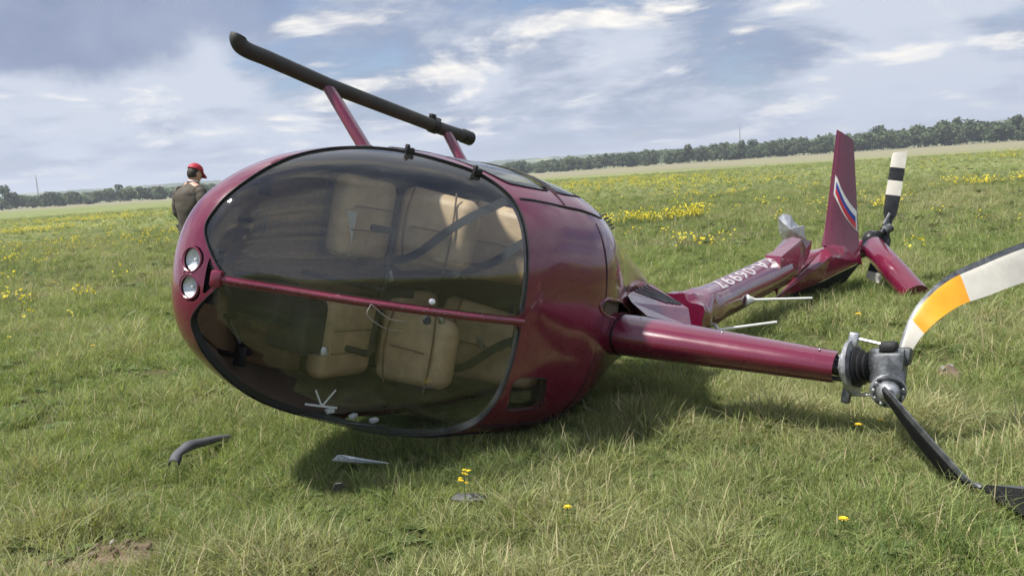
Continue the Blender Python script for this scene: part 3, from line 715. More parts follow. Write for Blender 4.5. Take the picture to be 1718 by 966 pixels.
# main rotor blades: bent, one raised with orange and white bands, one folded down into the grass
def blade(name, le, te, bands, mats, thick=.022, root=None):
    """le / te: matching edge point lists; bands: station limits in 0..1 with material index"""
    P = catmull(le, 8); Q = catmull(te, 8); n = len(P); V, F, mi = [], [], []; W8 = [(.0, .25), (.17, .92), (.30, 1.0), (.5, .72), (.8, .32), (1.0, .06)]
    for i in range(n):
        p, q_ = Vector(P[i]), Vector(Q[i]); tt = Vector(P[min(i + 1, n - 1)] - P[max(i - 1, 0)]); nn = tt.cross(q_ - p).normalized()
        for u, h in W8: V.append(p.lerp(q_, u) + nn * thick * .5 * h)
        for u, h in W8[::-1]: V.append(p.lerp(q_, u) - nn * thick * .5 * h)
    c = 12
    for i in range(n - 1):
        s_ = i / (n - 1); band = next(k for lim, k in bands if s_ < lim)
        for k in range(c):
            k2 = (k + 1) % c; F.append((i * c + k, i * c + k2, (i + 1) * c + k2, (i + 1) * c + k))
            mi.append(0 if k in (0, 10, 11, 9) and k in (0, 11, 10) else band)
    F.append(tuple(range(c - 1, -1, -1))); F.append(tuple((n - 1) * c + k for k in range(c))); mi += [0, 0]
    o = mesh(name, V, F, mats, heli); o.data.polygons.foreach_set('material_index', mi); o.data.set_sharp_from_angle(angle=R_(50)); return o
b_up = blade('main_rotor_blade',
  [(0.453, -0.130, 3.391), (0.444, -0.190, 3.395), (0.401, -0.325, 3.403), (0.343, -0.441, 3.435), (0.240, -0.559, 3.499), (0.091, -0.660, 3.599), (-0.148, -0.796, 3.754), (-0.651, -1.018, 4.041), (-1.509, -1.288, 4.562), (-2.915, -1.583, 5.541), (-4.890, -1.836, 7.017)],
  [(0.447, -0.135, 3.436), (0.432, -0.183, 3.449), (0.415, -0.272, 3.480), (0.386, -0.358, 3.528), (0.286, -0.440, 3.592), (0.148, -0.506, 3.681), (-0.037, -0.598, 3.800), (-0.536, -0.786, 4.085), (-1.387, -1.029, 4.601), (-2.782, -1.308, 5.565), (-4.744, -1.538, 7.025)],
  [(.21, 1), (.435, 2), (2, 1)], [alu_dark, cream_p, orange_p])
tag(b_up, 'bent upper rotor blade banded white and orange')
b_dn = blade('main_rotor_blade',
  [(0.668, -0.030, 3.410), (0.729, -0.006, 3.466), (0.818, 0.062, 3.579), (0.874, 0.145, 3.707), (0.916, 0.216, 3.818), (0.920, 0.230, 3.868), (0.906, 0.208, 3.958), (0.886, 0.174, 4.091), (0.831, 0.117, 4.346), (0.722, 0.015, 4.765)],
  [(0.645, 0.025, 3.416), (0.681, 0.075, 3.478), (0.762, 0.157, 3.587), (0.810, 0.243, 3.708), (0.846, 0.290, 3.808), (0.902, 0.248, 3.861), (1.042, 0.259, 3.979), (1.095, 0.268, 4.118), (1.074, 0.239, 4.362), (0.918, 0.147, 4.763)],
  [(2, 1)], [alu_dark, matt_black], .026)
tag(b_dn, 'black rotor blade folded down into the grass')

# ------------------------------------------------ broken tail
def crumpled_tube(name, pts, rad, mat, seg=36, crush=lambda u: 0.0, seed=0.0, sharp=22, parent=heli, n=10):
    P = catmull(pts, n); N = len(P); V, F = [], []; a = None
    for i in range(N):
        t = Vector(P[min(i + 1, N - 1)] - P[max(i - 1, 0)]).normalized()
        a = (t.orthogonal() if a is None else (a - t * t.dot(a))).normalized(); b = t.cross(a); u = i / (N - 1)
        r = float(np.interp(u, np.linspace(0, 1, len(rad)), rad)); c = crush(u)
        for k in range(seg):
            an = 2 * math.pi * k / seg; d = a * math.cos(an) + b * math.sin(an)
            cell = mnoise.cell(Vector((round(an * 1.1, 0), u * 9 + seed, seed))); nz = mnoise.noise(Vector((d.x * 1.8 + seed, d.y * 1.8, u * 7 + d.z * 1.8)))
            fold = abs(mnoise.noise(Vector((d.x * 1.2 + seed * 2, d.z * 1.2, u * 5.0)))) * 2 - .4
            V.append(Vector(P[i]) + d * r * (1 + c * (.55 * nz - .75 * fold * c) + .012 * nz))
    for i in range(N - 1):
        for k in range(seg): F.append((i * seg + k, i * seg + (k + 1) % seg, (i + 1) * seg + (k + 1) % seg, (i + 1) * seg + k))
    F.append(tuple(range(seg - 1, -1, -1))); F.append(tuple((N - 1) * seg + k for k in range(seg)))
    o = mesh(name, V, F, mat, parent); o.data.set_sharp_from_angle(angle=R_(sharp)); return o
boomA = [(-0.790, 0.008, 1.785), (-1.095, -0.039, 1.782), (-1.506, -0.104, 1.755), (-2.217, -0.232, 1.716), (-3.012, -0.401, 1.707)]
boom = crumpled_tube('tail_boom', boomA, [.17, .165, .15, .15, .15], paint, crush=lambda u: .55 * max(0, 1 - u / .42) ** 1.2 + .02, seed=3.1, sharp=30)
tag(boom, 'crumpled front length of the tail boom with pale registration lettering')
# registration lettering, lying on the upward side of the boom
fc = bpy.data.curves.new('lettering', 'FONT'); fc.body = 'RA-06997'; fc.size = .17; fc.extrude = .0; fc.align_x = 'CENTER'; fc.align_y = 'CENTER'; fc.offset = .003; fc.resolution_u = 3; fc.space_character = 1.12
tmp = bpy.data.objects.new('lettering', fc); COL.objects.link(tmp)
dg = bpy.context.evaluated_depsgraph_get(); me_t = bpy.data.meshes.new_from_object(tmp.evaluated_get(dg)); bpy.data.objects.remove(tmp)
bmt = bmesh.new(); bmt.from_mesh(me_t); bmesh.ops.triangulate(bmt, faces=bmt.faces[:])
for _ in range(2): bmesh.ops.subdivide_edges(bmt, edges=[e for e in bmt.edges if e.calc_length() > .03], cuts=1)
bmesh.ops.triangulate(bmt, faces=bmt.faces[:]); bmt.to_mesh(me_t); bmt.free()
BA, BB = Vector((-1.333, -0.078, 1.771)), Vector((-2.838, -0.361, 1.704)); bd = (BB - BA).normalized()
boom_bvh = BVHTree.FromObject(boom, bpy.context.evaluated_depsgraph_get())
wup = HM.to_3x3().inverted() @ Vector((-.02, -.42, .90)); wup = (wup - bd * wup.dot(bd)).normalized(); wsd = bd.cross(wup).normalized()
if (HM.to_3x3() @ wsd).y > 0: wsd = -wsd          # towards the camera side = towards the rotor side of the aircraft
xs = [v.co.x for v in me_t.vertices]; x0_, x1_ = min(xs), max(xs)
for v in me_t.vertices:
    u = (v.co.x - x0_) / (x1_ - x0_)                # text starts at the tail end
    c = BB.lerp(BA, .04 + .92 * u); ang = v.co.y / .15
    d = (wup * math.cos(ang) + wsd * math.sin(ang)).normalized()
    hit = boom_bvh.ray_cast(c + d * .6, -d)
    v.co = (hit[0] + d * .003) if hit[0] is not None else c + d * .153
me_t.materials.clear(); me_t.materials.append(silver_letter)
link(bpy.data.objects.new('registration_lettering', me_t), boom)

# torn, folded middle of the boom (sheet metal with thickness)
def sheet(name, V, F, mat, thick=.006, parent=heli):
    o = mesh(name, V, F, mat, parent, False); md = o.modifiers.new('thickness', 'SOLIDIFY'); md.thickness = thick; md.offset = 0; return o
FV = [(-2.770, -0.519, 1.650), (-2.709, -0.528, 1.811), (-3.280, -0.718, 1.788), (-3.392, -0.695, 1.597), (-2.635, -0.189, 1.862), (-2.788, -0.330, 1.833), (-3.328, -0.517, 1.837), (-3.166, -0.401, 1.847), (-2.791, -0.314, 1.750), (-3.334, -0.728, 1.687), (-2.887, -0.562, 1.675)]
sheet('folded_boom_skin', FV, [(0, 1, 10), (0, 8, 4, 1), (1, 4, 5), (1, 5, 7, 2), (2, 7, 6), (10, 1, 2, 9), (10, 9, 3), (8, 0, 10), (3, 9, 2)], paint)
TV = [(-3.310, -0.719, 1.779), (-3.506, -0.728, 1.818), (-3.476, -0.609, 1.828), (-3.347, -0.479, 1.835), (-3.217, -0.389, 1.835), (-3.375, -0.640, 1.816)]
sheet('torn_boom_edge', TV, [(0, 5, 1), (1, 5, 2), (5, 3, 2), (0, 4, 3, 5)], paint_dirty)
rearboom = crumpled_tube('rear_tail_boom', [(-3.307, -0.368, 1.701), (-3.877, -0.508, 1.721), (-4.385, -0.634, 1.831), (-4.747, -0.759, 1.993), (-4.859, -0.804, 2.063)], [.08, .12, .115, .10, .08], paint_dirty, crush=lambda u: .40 * max(0, 1 - u / .5) + .05, seed=8.7, sharp=25)
# wide crumpled panel (lower fin) lying against the ground
PV = [(-3.104, -0.144, 1.703), (-3.383, -0.467, 1.855), (-4.026, -0.713, 1.822), (-4.338, -0.799, 1.916), (-4.390, -0.610, 2.077), (-3.706, -0.381, 1.936), (-3.379, -0.248, 1.828), (-3.796, -0.619, 1.944), (-4.092, -0.655, 1.985), (-3.460, -0.471, 1.916)]
sheet('lower_tail_fin', PV, [(0, 1, 9, 6), (1, 2, 7, 9), (2, 3, 8, 7), (3, 4, 8), (7, 8, 4, 5), (9, 7, 5), (6, 9, 5)], paint_dirty, .012)
DV = [(-3.203, -0.137, 1.690), (-3.789, -0.369, 1.918), (-4.411, -0.598, 2.075), (-4.401, -0.402, 1.981), (-4.259, -0.325, 1.924), (-3.650, -0.189, 1.792)]
sheet('fin_underside', DV, [(0, 1, 5), (1, 4, 5), (1, 2, 3, 4)], trim, .01)
# upright fin with the flag
FB = [Vector(p) for p in ((-4.102, -0.716, 1.772), (-4.418, -0.594, 2.085), (-4.306, -1.807, 1.801), (-4.168, -1.877, 1.655))]
fin_n = (FB[1] - FB[0]).cross(FB[3] - FB[0]).normalized()
fw_ = HM.to_3x3() @ fin_n
if fw_.y > 0: fin_n = -fin_n
V, F = [], []; prof = [(0, .10), (.06, .6), (.25, 1), (.6, .75), (1, .08)]
for i in range(13):
    u = i / 12; A = FB[0].lerp(FB[3], u); B = FB[1].lerp(FB[2], u); th = .030 * (1 - .45 * u)
    fl = .03 * max(0, 1 - u * 4) ** 2
    for s_, h in prof: V.append(A.lerp(B, s_) + fin_n * (th * h + fl))
    for s_, h in prof[::-1]: V.append(A.lerp(B, s_) - fin_n * (th * h + fl))
for i in range(12):
    for k in range(10): F.append((i * 10 + k, i * 10 + (k + 1) % 10, (i + 1) * 10 + (k + 1) % 10, (i + 1) * 10 + k))
F.append(tuple(range(9, -1, -1))); F.append(tuple(120 + k for k in range(10)))
fin = mesh('upright_tail_fin', V, F, paint, heli); fin.data.set_sharp_from_angle(angle=R_(50))
fin_bvh = BVHTree.FromPolygons([tuple(v) for v in V], F)
def fin_pt(s_, u, off):
    c = FB[0].lerp(FB[3], u).lerp(FB[1].lerp(FB[2], u), s_); hit = fin_bvh.ray_cast(c + fin_n * .3, -fin_n); return (hit[0] if hit[0] is not None else c) + fin_n * off
def flag_band(name, v0, v1, mat, off, s0=.16, s1=.90):
    V, F = [], []
    for i in range(13):
        k = i / 12; s_ = s0 + (s1 - s0) * k; sh = -.195 * k - .035 * math.sin(k * math.pi)
        for v in (v0, v1): V.append(fin_pt(s_, .475 + sh + v * (1 + .0 * k), off))
    for i in range(12): F.append((i * 2, i * 2 + 1, i * 2 + 3, i * 2 + 2))
    return sheet(name, V, F, mat, .0015, fin)
flag_band('flag_border', -.020, .148, white_p, .003, .11, .96)
flag_band('flag_white_stripe', .094, .136, white_p, .006)
flag_band('flag_blue_stripe', .046, .094, blue_p, .006)
flag_band('flag_red_stripe', -.004, .046, red_p, .006)
# torn grey sheet standing behind the fold
GVt = [(-3.851, -0.673, 1.475), (-3.815, -0.756, 1.409), (-3.781, -0.903, 1.371), (-3.810, -0.953, 1.407), (-3.870, -0.955, 1.460), (-3.916, -0.887, 1.503), (-3.923, -0.860, 1.554), (-3.952, -0.881, 1.595), (-3.951, -0.810, 1.604), (-3.986, -0.745, 1.631), (-3.871, -0.673, 1.541), (-3.793, -0.812, 1.512)]
sheet('torn_grey_sheet', GVt, [(i, (i + 1) % 11, 11) for i in range(11)], alu)
# thick rounded stabiliser stub and tail rotor
C0, C1 = Vector((-4.597, -0.808, 2.121)), Vector((-3.961, -0.391, 2.734))
cy = MB().tube([C0, C0.lerp(C1, .03), C0.lerp(C1, .5), C1], [.09, .115, .118, .120], 24).build('stabiliser_stub', paint, heli)
MB().tube([C0 - (C1 - C0).normalized() * .02, C0 + (C1 - C0).normalized() * .02], .105, 20).build('end_rib', trim, cy)
TG = Vector((-4.751, -0.873, 2.071)); TH = Vector((-4.863, -1.013, 2.181)); td = (TH - TG).normalized()
tr = MB().ball(TG, (.13, .10, .09), 14, 9).tube([TG, TH + td * .03], .032, 12).box(TG + Vector((.0, -.05, .03)), (.12, .1, .1), None, .02).build('tail_rotor_gearbox', black_metal, heli)
MB().tube([TH - td * .05, TH + td * .04], .05, 14).build('tail_rotor_hub', alu_dark, tr)
TU, TD = Vector((-4.936, -1.820, 2.129)), Vector((-4.769, -0.462, 2.162))
def tail_blade(A, B, wd, bands):
    d = (B - A); L = d.length; d = d / L; cw_ = HM.to_3x3().inverted() @ Vector((.94, -.33, 0)); cw_ = (cw_ - d * cw_.dot(d)).normalized(); nn = d.cross(cw_)
    V, F, mi = [], [], []; st = sorted(set([0, .12, .2] + [b for b, _ in bands] + [.96, 1.0]))
    for s_ in st:
        w_ = wd * (.35 + .65 * min(1, max(0, (s_ - .08) / .14))) * (1 if s_ < .97 else .9); tw = .02
        for x_, h in ((-.5, .15), (-.3, .9), (.1, .8), (.5, .1), (.1, -.8), (-.3, -.9)): V.append(A + d * (L * s_ + (.03 * x_ if s_ > .95 else 0)) + cw_ * w_ * x_ + nn * .008 * h)
    for i in range(len(st) - 1):
        b = next(k for lim, k in bands if (st[i] + st[i + 1]) / 2 < lim)
        for k in range(6): F.append((i * 6 + k, i * 6 + (k + 1) % 6, (i + 1) * 6 + (k + 1) % 6, (i + 1) * 6 + k)); mi.append(b)
    F.append(tuple(range(5, -1, -1))); F.append(tuple((len(st) - 1) * 6 + k for k in range(6))); mi += [0, bands[-1][1]]
    o = mesh('tail_rotor_blade', V, F, [black_metal, cream_p], heli); o.data.polygons.foreach_set('material_index', mi); o.data.set_sharp_from_angle(angle=R_(40))
    return o
tail_blade(TH, TU, .145, [(.44, 0), (.63, 1), (.80, 0), (1.01, 1)])
tail_blade(TH, TD, .145, [(.85, 0), (1.01, 1)])
MB().tube([TH - td * .02, TH.lerp(TU, .10) - td * .06, TH.lerp(TU, .2)], .02, 8).tube([TG + Vector((0, 0, .05)), TH.lerp(TU, .12)], .014, 8).build('pitch_change_link', alu_dark, tr)
# white aerials
an = MB().tube([(-1.819, -0.155, 1.910), (-2.221, -0.248, 2.263)], [.010, .008], 8).lathe((-1.793, -0.147, 1.872), tuple(Vector((-2.221, -0.248, 2.263)) - Vector((-1.793, -0.147, 1.872))), [(0, .042), (.01, .046), (.03, .044), (.05, .030), (.09, .014)], 16).build('aerial_rod', white_p, heli)
MB().tube([(-1.187, 0.068, 1.937), (-1.570, -0.049, 2.221)], [.010, .009], 8).build('aerial_rod', white_p, heli)
MB().tube([(-1.187, 0.068, 1.937), (-1.210, 0.017, 1.872)], .014, 8).build('aerial_base', white_p, heli)

# ================================================================== debris and soil
def wreck(name, o, label): tag(o, label, 'debris'); return o
deb = [(-1.774, 4.498, 0.050), (-0.836, 4.099, 0.080), (-0.863, 3.810, 0.050), (-0.243, 3.579, 0.050)]
DEBRIS_XY = [(d[0], d[1]) for d in deb]
# curved dark half shell
path = catmull([(-1.786, 4.271, 0.060), (-1.780, 4.321, 0.090), (-1.734, 4.356, 0.120), (-1.701, 4.471, 0.100), (-1.710, 4.693, 0.050), (-1.703, 4.894, 0.000)], 6); V, F = [], []
for i, p in enumerate(path):
    t = Vector(path[min(i + 1, len(path) - 1)] - path[max(i - 1, 0)]).normalized(); b = t.cross(Vector((0, 0, 1))).normalized(); u = i / (len(path) - 1); r = .031 * (.75 + .5 * math.sin(u * 2.6)) * (1 - .45 * u)
    for k in range(9):
        a = -.35 + (math.pi + .7) * k / 8; V.append(Vector(p) + b * math.cos(a) * r + Vector((0, 0, 1)) * math.sin(a) * r * .9)
for i in range(len(path) - 1):
    for k in range(8): F.append((i * 9 + k, i * 9 + k + 1, (i + 1) * 9 + k + 1, (i + 1) * 9 + k))
o = mesh('curved_fragment', V, F, plastic_grey); o.modifiers.new('thickness', 'SOLIDIFY').thickness = .005
wreck('d', o, 'curved dark grey hollow fragment lying in the grass below the nose')
def shard(name, P, mat, label, th=.004):
    V = [Vector(p) for p in P]; c = sum(V, Vector()) / len(V) + Vector((0, 0, .012)); n = len(V)
    o = mesh(name, V + [c], [(i, (i + 1) % n, n) for i in range(n)], mat, None, False); o.modifiers.new('thickness', 'SOLIDIFY').thickness = th
    return wreck('d', o, label)
shard('acrylic_shard', [(-0.964, 4.195, 0.050), (-0.928, 4.182, 0.080), (-0.887, 4.144, 0.090), (-0.862, 4.143, 0.070), (-0.701, 4.124, 0.050), (-0.667, 4.128, 0.040), (-0.828, 4.170, 0.040)], clear_white, 'pale clear shard with a long thin strip under the windscreen')
shard('acrylic_shard', [(-0.876, 3.768, 0.050), (-0.855, 3.747, 0.090), (-0.825, 3.749, 0.090), (-0.813, 3.767, 0.060)], plastic_grey, 'small grey shard standing in the grass in front of the pale strip')
shard('acrylic_shard', [(-0.331, 3.631, 0.020), (-0.301, 3.670, 0.030), (-0.221, 3.655, 0.030), (-0.158, 3.627, 0.020), (-0.207, 3.594, 0.020), (-0.272, 3.599, 0.020)], plastic_grey, 'flat grey smoked shard lying beside the tall yellow flower')
def mound(name, cx, cy, rx, ry, h, label, n=7):
    e = empty(name, (cx, cy, gz(cx, cy))); tag(e, label, 'soil'); V, F = [], []
    for i in range(9):
        for k in range(28):
            a = 2 * math.pi * k / 28; r = i / 8; x, y = rx * r * math.cos(a), ry * r * math.sin(a)
            wv = 1 + .25 * mnoise.noise(Vector((math.cos(a) * 1.5, math.sin(a) * 1.5, cx)))
            V.append((x * wv, y * wv, h * (1 - r * r) + (.016 * mnoise.noise(Vector((x * 22, y * 22, 3))) + .010 * mnoise.noise(Vector((x * 55, y * 55, 3)))) * (1 - r ** 4) - .012 * r))
    for i in range(8):
        for k in range(28): F.append((i * 28 + k, i * 28 + (k + 1) % 28, (i + 1) * 28 + (k + 1) % 28, (i + 1) * 28 + k))
    mesh('loose_soil', V, F, soil, e)
    for _ in range(n):
        a = random.uniform(0, 6.28); r = random.uniform(.1, .8); s = random.uniform(.006, .018); mb = MB().ball((0, 0, 0), s, 9, 6)
        mb.V = [tuple(Vector(v) * (1 + .45 * mnoise.noise(Vector(v) * 60 + Vector((a, r, 0)))) + Vector((rx * r * math.cos(a), ry * r * math.sin(a), h * (1 - r * r) + s * .4))) for v in mb.V]
        mb.build('clod', soil if random.random() < .7 else stone_m, e)
mound('soil_patch', -1.72, 3.32, .33, .17, .028, 'bare brown soil patch with clods in the near grass', 16)
mound('soil_heap', 2.66, 5.22, .11, .10, .075, 'small brown soil heap beside the raised rotor blade', 10)

# ================================================================== single yellow flowers near the wreck
def dandelion(p, size, label, spike=False):
    x, y, z = p; e = empty('yellow_flower', (x, y, gz(x, y)), random.uniform(0, 6.28)); tag(e, label, 'flower', 'yellow flowers standing alone near the wreck')
    h = max(.07, z - gz(x, y)); MB().tube([(0, .01, -.02), (.004, 0, h * .5), (0, 0, h)], [.0028, .0025, .0022], 6).build('stem', stem_m, e)
    V, F = [], []
    heads = [(0, 0, h, size)] if not spike else [(random.gauss(0, size * .55), random.gauss(0, size * .55), h - size * .28 * k, size * .42) for k in range(9)]
    for hx_, hy_, hz2, s in heads:
        npet = 26 if not spike else 12
        for k in range(npet):
            a = k * 2.39996; ring = (k % 3) / 3; L = s * (1 - .45 * ring); lift = .15 + .75 * ring; o = len(V); wv = s * .16
            c, sn_ = math.cos(a), math.sin(a)
            for u, ww in ((.05, .4), (.55, 1.0), (1.0, .7)):
                for sg in (-1, 1): V.append((hx_ + L * u * c - sg * wv * ww * sn_, hy_ + L * u * sn_ + sg * wv * ww * c, hz2 + L * u * lift * (1 - .25 * u)))
            F += [(o, o + 1, o + 3, o + 2), (o + 2, o + 3, o + 5, o + 4)]
    mesh('petals', V, F, yellow_m, e)
dandelion((-0.262, 3.605, 0.160), .026, 'tall yellow flower spike standing by the grey smoked shard', True)
for p, s, l in (((0.161, 3.287, 0.090), .017, 'yellow flower alone in the sunlit grass between the shard and the folded blade'), ((1.156, 3.021, 0.080), .019, 'yellow flower alone in the grass closest to the folded black blade'),
                ((1.626, 4.040, 0.100), .019, 'yellow flower under the rotor hub on the fairing side of the pair'), ((1.753, 4.081, 0.100), .019, 'yellow flower under the rotor hub on the blade side of the pair'),
                ((-2.603, 4.484, 0.080), .016, 'small yellow flower in the grass behind the bare soil patch'), ((-5.143, 8.699, 0.100), .024, 'lone yellow flower in open meadow well away from the nose'), ((-3.879, 7.839, 0.100), .022, 'lone yellow flower in open meadow a few steps from the nose'),
                ((2.726, 6.742, 0.120), .026, 'yellow flower in the grass between tail panel and rotor hub')):
    dandelion(p, s, l)

# ================================================================== person beyond the nose
man = empty('person', (-4.24, 11.75, gz(-4.24, 11.75) - .01), R_(56))      # faces +x of its own frame
tag(man, 'person in red cap and grey brown jacket standing with head bowed behind the helicopter nose', 'person')
def skin_mesh(name, pts, edges, rad, mat, parent, root=0, sub=2):
    me = bpy.data.meshes.new(name); me.from_pydata(pts, edges, []); o = bpy.data.objects.new(name, me); link(o, parent)
    md = o.modifiers.new('skin', 'SKIN'); md.use_smooth_shade = True
    for i, r in enumerate(rad):
        sv = me.skin_vertices[0].data[i]; sv.radius = r if isinstance(r, tuple) else (r, r); sv.use_root = (i == root)
    s_ = o.modifiers.new('smooth', 'SUBSURF'); s_.levels = sub; s_.render_levels = sub
    me.materials.append(mat); return o
sc = 1.04
def S_(l): return [tuple(c * sc for c in p) for p in l]
body_p = S_([(0, 0, .98), (0.0, 0, 1.22), (.03, 0, 1.46), (.06, 0, 1.54), (.10, 0, 1.60), (0, .10, .93), (.02, .11, .50), (-.02, .11, .09), (0, -.10, .93), (.02, -.11, .50), (-.02, -.11, .09), (.03, .20, 1.43), (.02, .27, 1.16), (.22, .20, 1.06), (.03, -.20, 1.43), (.02, -.27, 1.16), (.22, -.20, 1.06)])
body_e = [(0, 1), (1, 2), (2, 3), (3, 4), (0, 5), (5, 6), (6, 7), (0, 8), (8, 9), (9, 10), (2, 11), (11, 12), (12, 13), (2, 14), (14, 15), (15, 16)]
bodyo = skin_mesh('body', body_p, body_e, [.12, .12, .10, .055, .055, .075, .055, .045, .075, .055, .045, .05, .042, .032, .05, .042, .032], skin_m, man)
# jacket: torso and sleeves
jb = MB(); seg = 28; V, F = [], []
prof_j = [(.84, .150, .195, -.01), (.87, .165, .208, -.01), (.95, .160, .200, -.01), (1.05, .155, .198, -.012), (1.2, .160, .212, -.018), (1.32, .158, .226, -.012), (1.41, .145, .228, 0.0), (1.46, .115, .19, .012), (1.495, .085, .12, .03), (1.52, .07, .078, .045)]
prof_j = catmull(prof_j, 4)
for z, rx, ry, xc in prof_j:
    for k in range(seg):
        a = 2 * math.pi * k / seg; d = Vector((math.cos(a), math.sin(a), 0)); nz = mnoise.noise(Vector((d.x * 2.2, d.y * 2.2, z * 9))) * .016 + mnoise.noise(Vector((d.x * 1.2, d.y * 1.2, z * 22))) * .008
        V.append(Vector((xc + d.x * (rx + nz), d.y * (ry + nz), z)) * sc)
for i in range(len(prof_j) - 1):
    for k in range(seg): F.append((i * seg + k, i * seg + (k + 1) % seg, (i + 1) * seg + (k + 1) % seg, (i + 1) * seg + k))
F.append(tuple(range(seg - 1, -1, -1))); jb.put(V, F)
for sg in (-1, 1):
    pth = catmull([Vector((.005, sg * .165, 1.425)) * sc, Vector((.0, sg * .225, 1.38)) * sc, Vector((-.02, sg * .262, 1.26)) * sc, Vector((-.01, sg * .275, 1.14)) * sc, Vector((.08, sg * .262, 1.075)) * sc, Vector((.20, sg * .215, 1.06)) * sc], 5)
    jb.tube([tuple(p) for p in pth], [(.088 - .0014 * i + .006 * math.sin(i * 1.9)) for i in range(len(pth))], 16)
jk = jb.build('jacket', jacket_m, man, True, 70)
MB().lathe(Vector((.045, 0, 1.455)) * sc, (.25, 0, 1), [(0, .095), (.03, .090), (.085, .080), (.087, .068), (.03, .068)], 20).build('collar', jacket_m, jk)
MB().lathe(Vector((.05, 0, 1.475)) * sc, (.25, 0, 1), [(0, .070), (.075, .066), (.080, .060)], 20).build('shirt_collar', collar_m, jk)
tp = S_([(0, 0, .97), (0, .09, .90), (.02, .11, .50), (-.02, .115, .10), (0, -.09, .90), (.02, -.11, .50), (-.02, -.115, .10)])
skin_mesh('trousers', tp, [(0, 1), (1, 2), (2, 3), (0, 4), (4, 5), (5, 6)], [(.135, .16), .11, .082, .075, .11, .082, .075], trouser_m, man)
for sg in (-1, 1):
    MB().ball(Vector((.04, sg * .115, .045)) * sc, (.15, .055, .05), 14, 9).box(Vector((.04, sg * .115, .012)) * sc, (.28, .10, .025), None, .01).build('shoe', trim, man)
    h = MB().ball(Vector((.27, sg * .17, 1.05)) * sc, (.055, .022, .042), 12, 8)
    for k in range(4): h.tube(catmull([Vector((.30, sg * .17, 1.08 - .02 * k)) * sc, Vector((.345, sg * .16, 1.075 - .02 * k)) * sc, Vector((.365, sg * .135, 1.065 - .02 * k)) * sc], 4), [.009] * 8 + [.007], 8)
    h.tube(catmull([Vector((.26, sg * .16, 1.09)) * sc, Vector((.29, sg * .13, 1.115)) * sc, Vector((.325, sg * .12, 1.115)) * sc], 4), .010, 8)
    h.build('hand', skin_m, bodyo)
HCn = Vector((.105, 0, 1.645)) * sc; hM = Euler((0, R_(24), 0)).to_matrix()
hd = MB().ball(HCn, (.098, .075, .122), 20, 14, hM).ball(HCn + hM @ Vector((.045, 0, -.065)), (.055, .052, .052), 14, 10, hM)
hd.ball(HCn + hM @ Vector((.103, 0, -.020)), (.018, .014, .026), 10, 8, hM)
for sg in (-1, 1):
    hd.ball(HCn + hM @ Vector((-.005, sg * .076, -.015)), (.022, .010, .032), 10, 8, hM)
hd.build('head', skin_m, bodyo)
for sg in (-1, 1): MB().ball(HCn + hM @ Vector((.084, sg * .03, .008)), .011, 8, 6).build('eye', white_p, bodyo)
MB().ball(HCn + hM @ Vector((.094, 0, -.070)), (.010, .024, .006), 10, 6, hM).build('mouth', red_p, bodyo)
V, F = [], []
MB().ball(HCn + hM @ Vector((-.022, 0, -.004)), (.088, .080, .098), 16, 10, hM).build('hair', hair_m, bodyo)
capM = Euler((0, R_(27), 0)).to_matrix(); cc2 = HCn + hM @ Vector((-.002, 0, .030))
seg = 24
for j in range(8):
    th = j / 7 * math.pi / 2
    for i in range(seg):
        a = 2 * math.pi * i / seg; V.append(cc2 + capM @ Vector((.113 * math.cos(th) * math.cos(a), .093 * math.cos(th) * math.sin(a), .012 + .102 * math.sin(th))))
for j in range(7):
    for i in range(seg): F.append((j * seg + i, j * seg + (i + 1) % seg, (j + 1) * seg + (i + 1) % seg, (j + 1) * seg + i))
capo = mesh('cap', V, F, cap_m, man)
V, F = [], []
for j in range(5):
    for i in range(13):
        a = -1.15 + 2.3 * i / 12; r = j / 4
        V.append(cc2 + capM @ Vector((.110 * math.cos(a) + r * .085 * math.cos(a * .55), .090 * math.sin(a) * (1 - .12 * r), .014 - .028 * r * r - .012 * r * abs(math.sin(a)))))
for j in range(4):
    for i in range(12): F.append((j * 13 + i, j * 13 + i + 1, (j + 1) * 13 + i + 1, (j + 1) * 13 + i))
sheet('brim', V, F, cap_m, .005, capo)

# ================================================================== meadow
Hinv = HM.inverted()
def in_heli(P):
    """True where a ground point lies under / inside the cabin shell"""
    A = np.c_[P, np.ones(len(P))] @ np.array(Hinv).T
    x, y, z = A[:, 0], A[:, 1], A[:, 2]; s = np.sqrt(np.clip(TIP - x, 1e-4, TIP + .39)); lo, hi, a, e = tab_at(s)
    q = (np.abs(y) / (a + 1e-6)) ** e + (np.abs(z - (lo + hi) / 2) / ((hi - lo) / 2 + 1e-6)) ** e
    return (x < 2.46) & (x > -.38) & (q < 1.0)
def m_foliage(name, c1, c2, c3, trans=.35, rough=.6):
    m, t, out = material(name)
    tint = t.add('ShaderNodeAttribute', attribute_name='tint', attribute_type='INSTANCER').outputs['Fac']
    rnd = t.add('ShaderNodeObjectInfo').outputs['Random']
    co = t.add('ShaderNodeTexCoord').outputs['Object']; hz_ = t.add('ShaderNodeSeparateXYZ', {0: co}).outputs[2]
    vn = t.noise(co, 55.0, 1, 0.5)
    k = t.math('ADD', t.math('MULTIPLY', rnd, .45), t.math('MULTIPLY', vn, .75))
    col = t.mix(t.ramp(k, .30, .85), c1 + (1,), c2 + (1,))
    col = t.mix(tint, col, c3 + (1,))
    d = t.add('ShaderNodeBsdfPrincipled', {'Base Color': col, 'Roughness': rough, 'Specular IOR Level': .25})
    tl = t.add('ShaderNodeBsdfTranslucent', {0: t.mix(1.0, col, (1.0, 1.0, .55, 1), 'MULTIPLY')})
    mx = t.add('ShaderNodeMixShader', {0: trans, 1: d.outputs[0], 2: tl.outputs[0]}); t.l.new(mx.outputs[0], out.inputs[0])
    return m
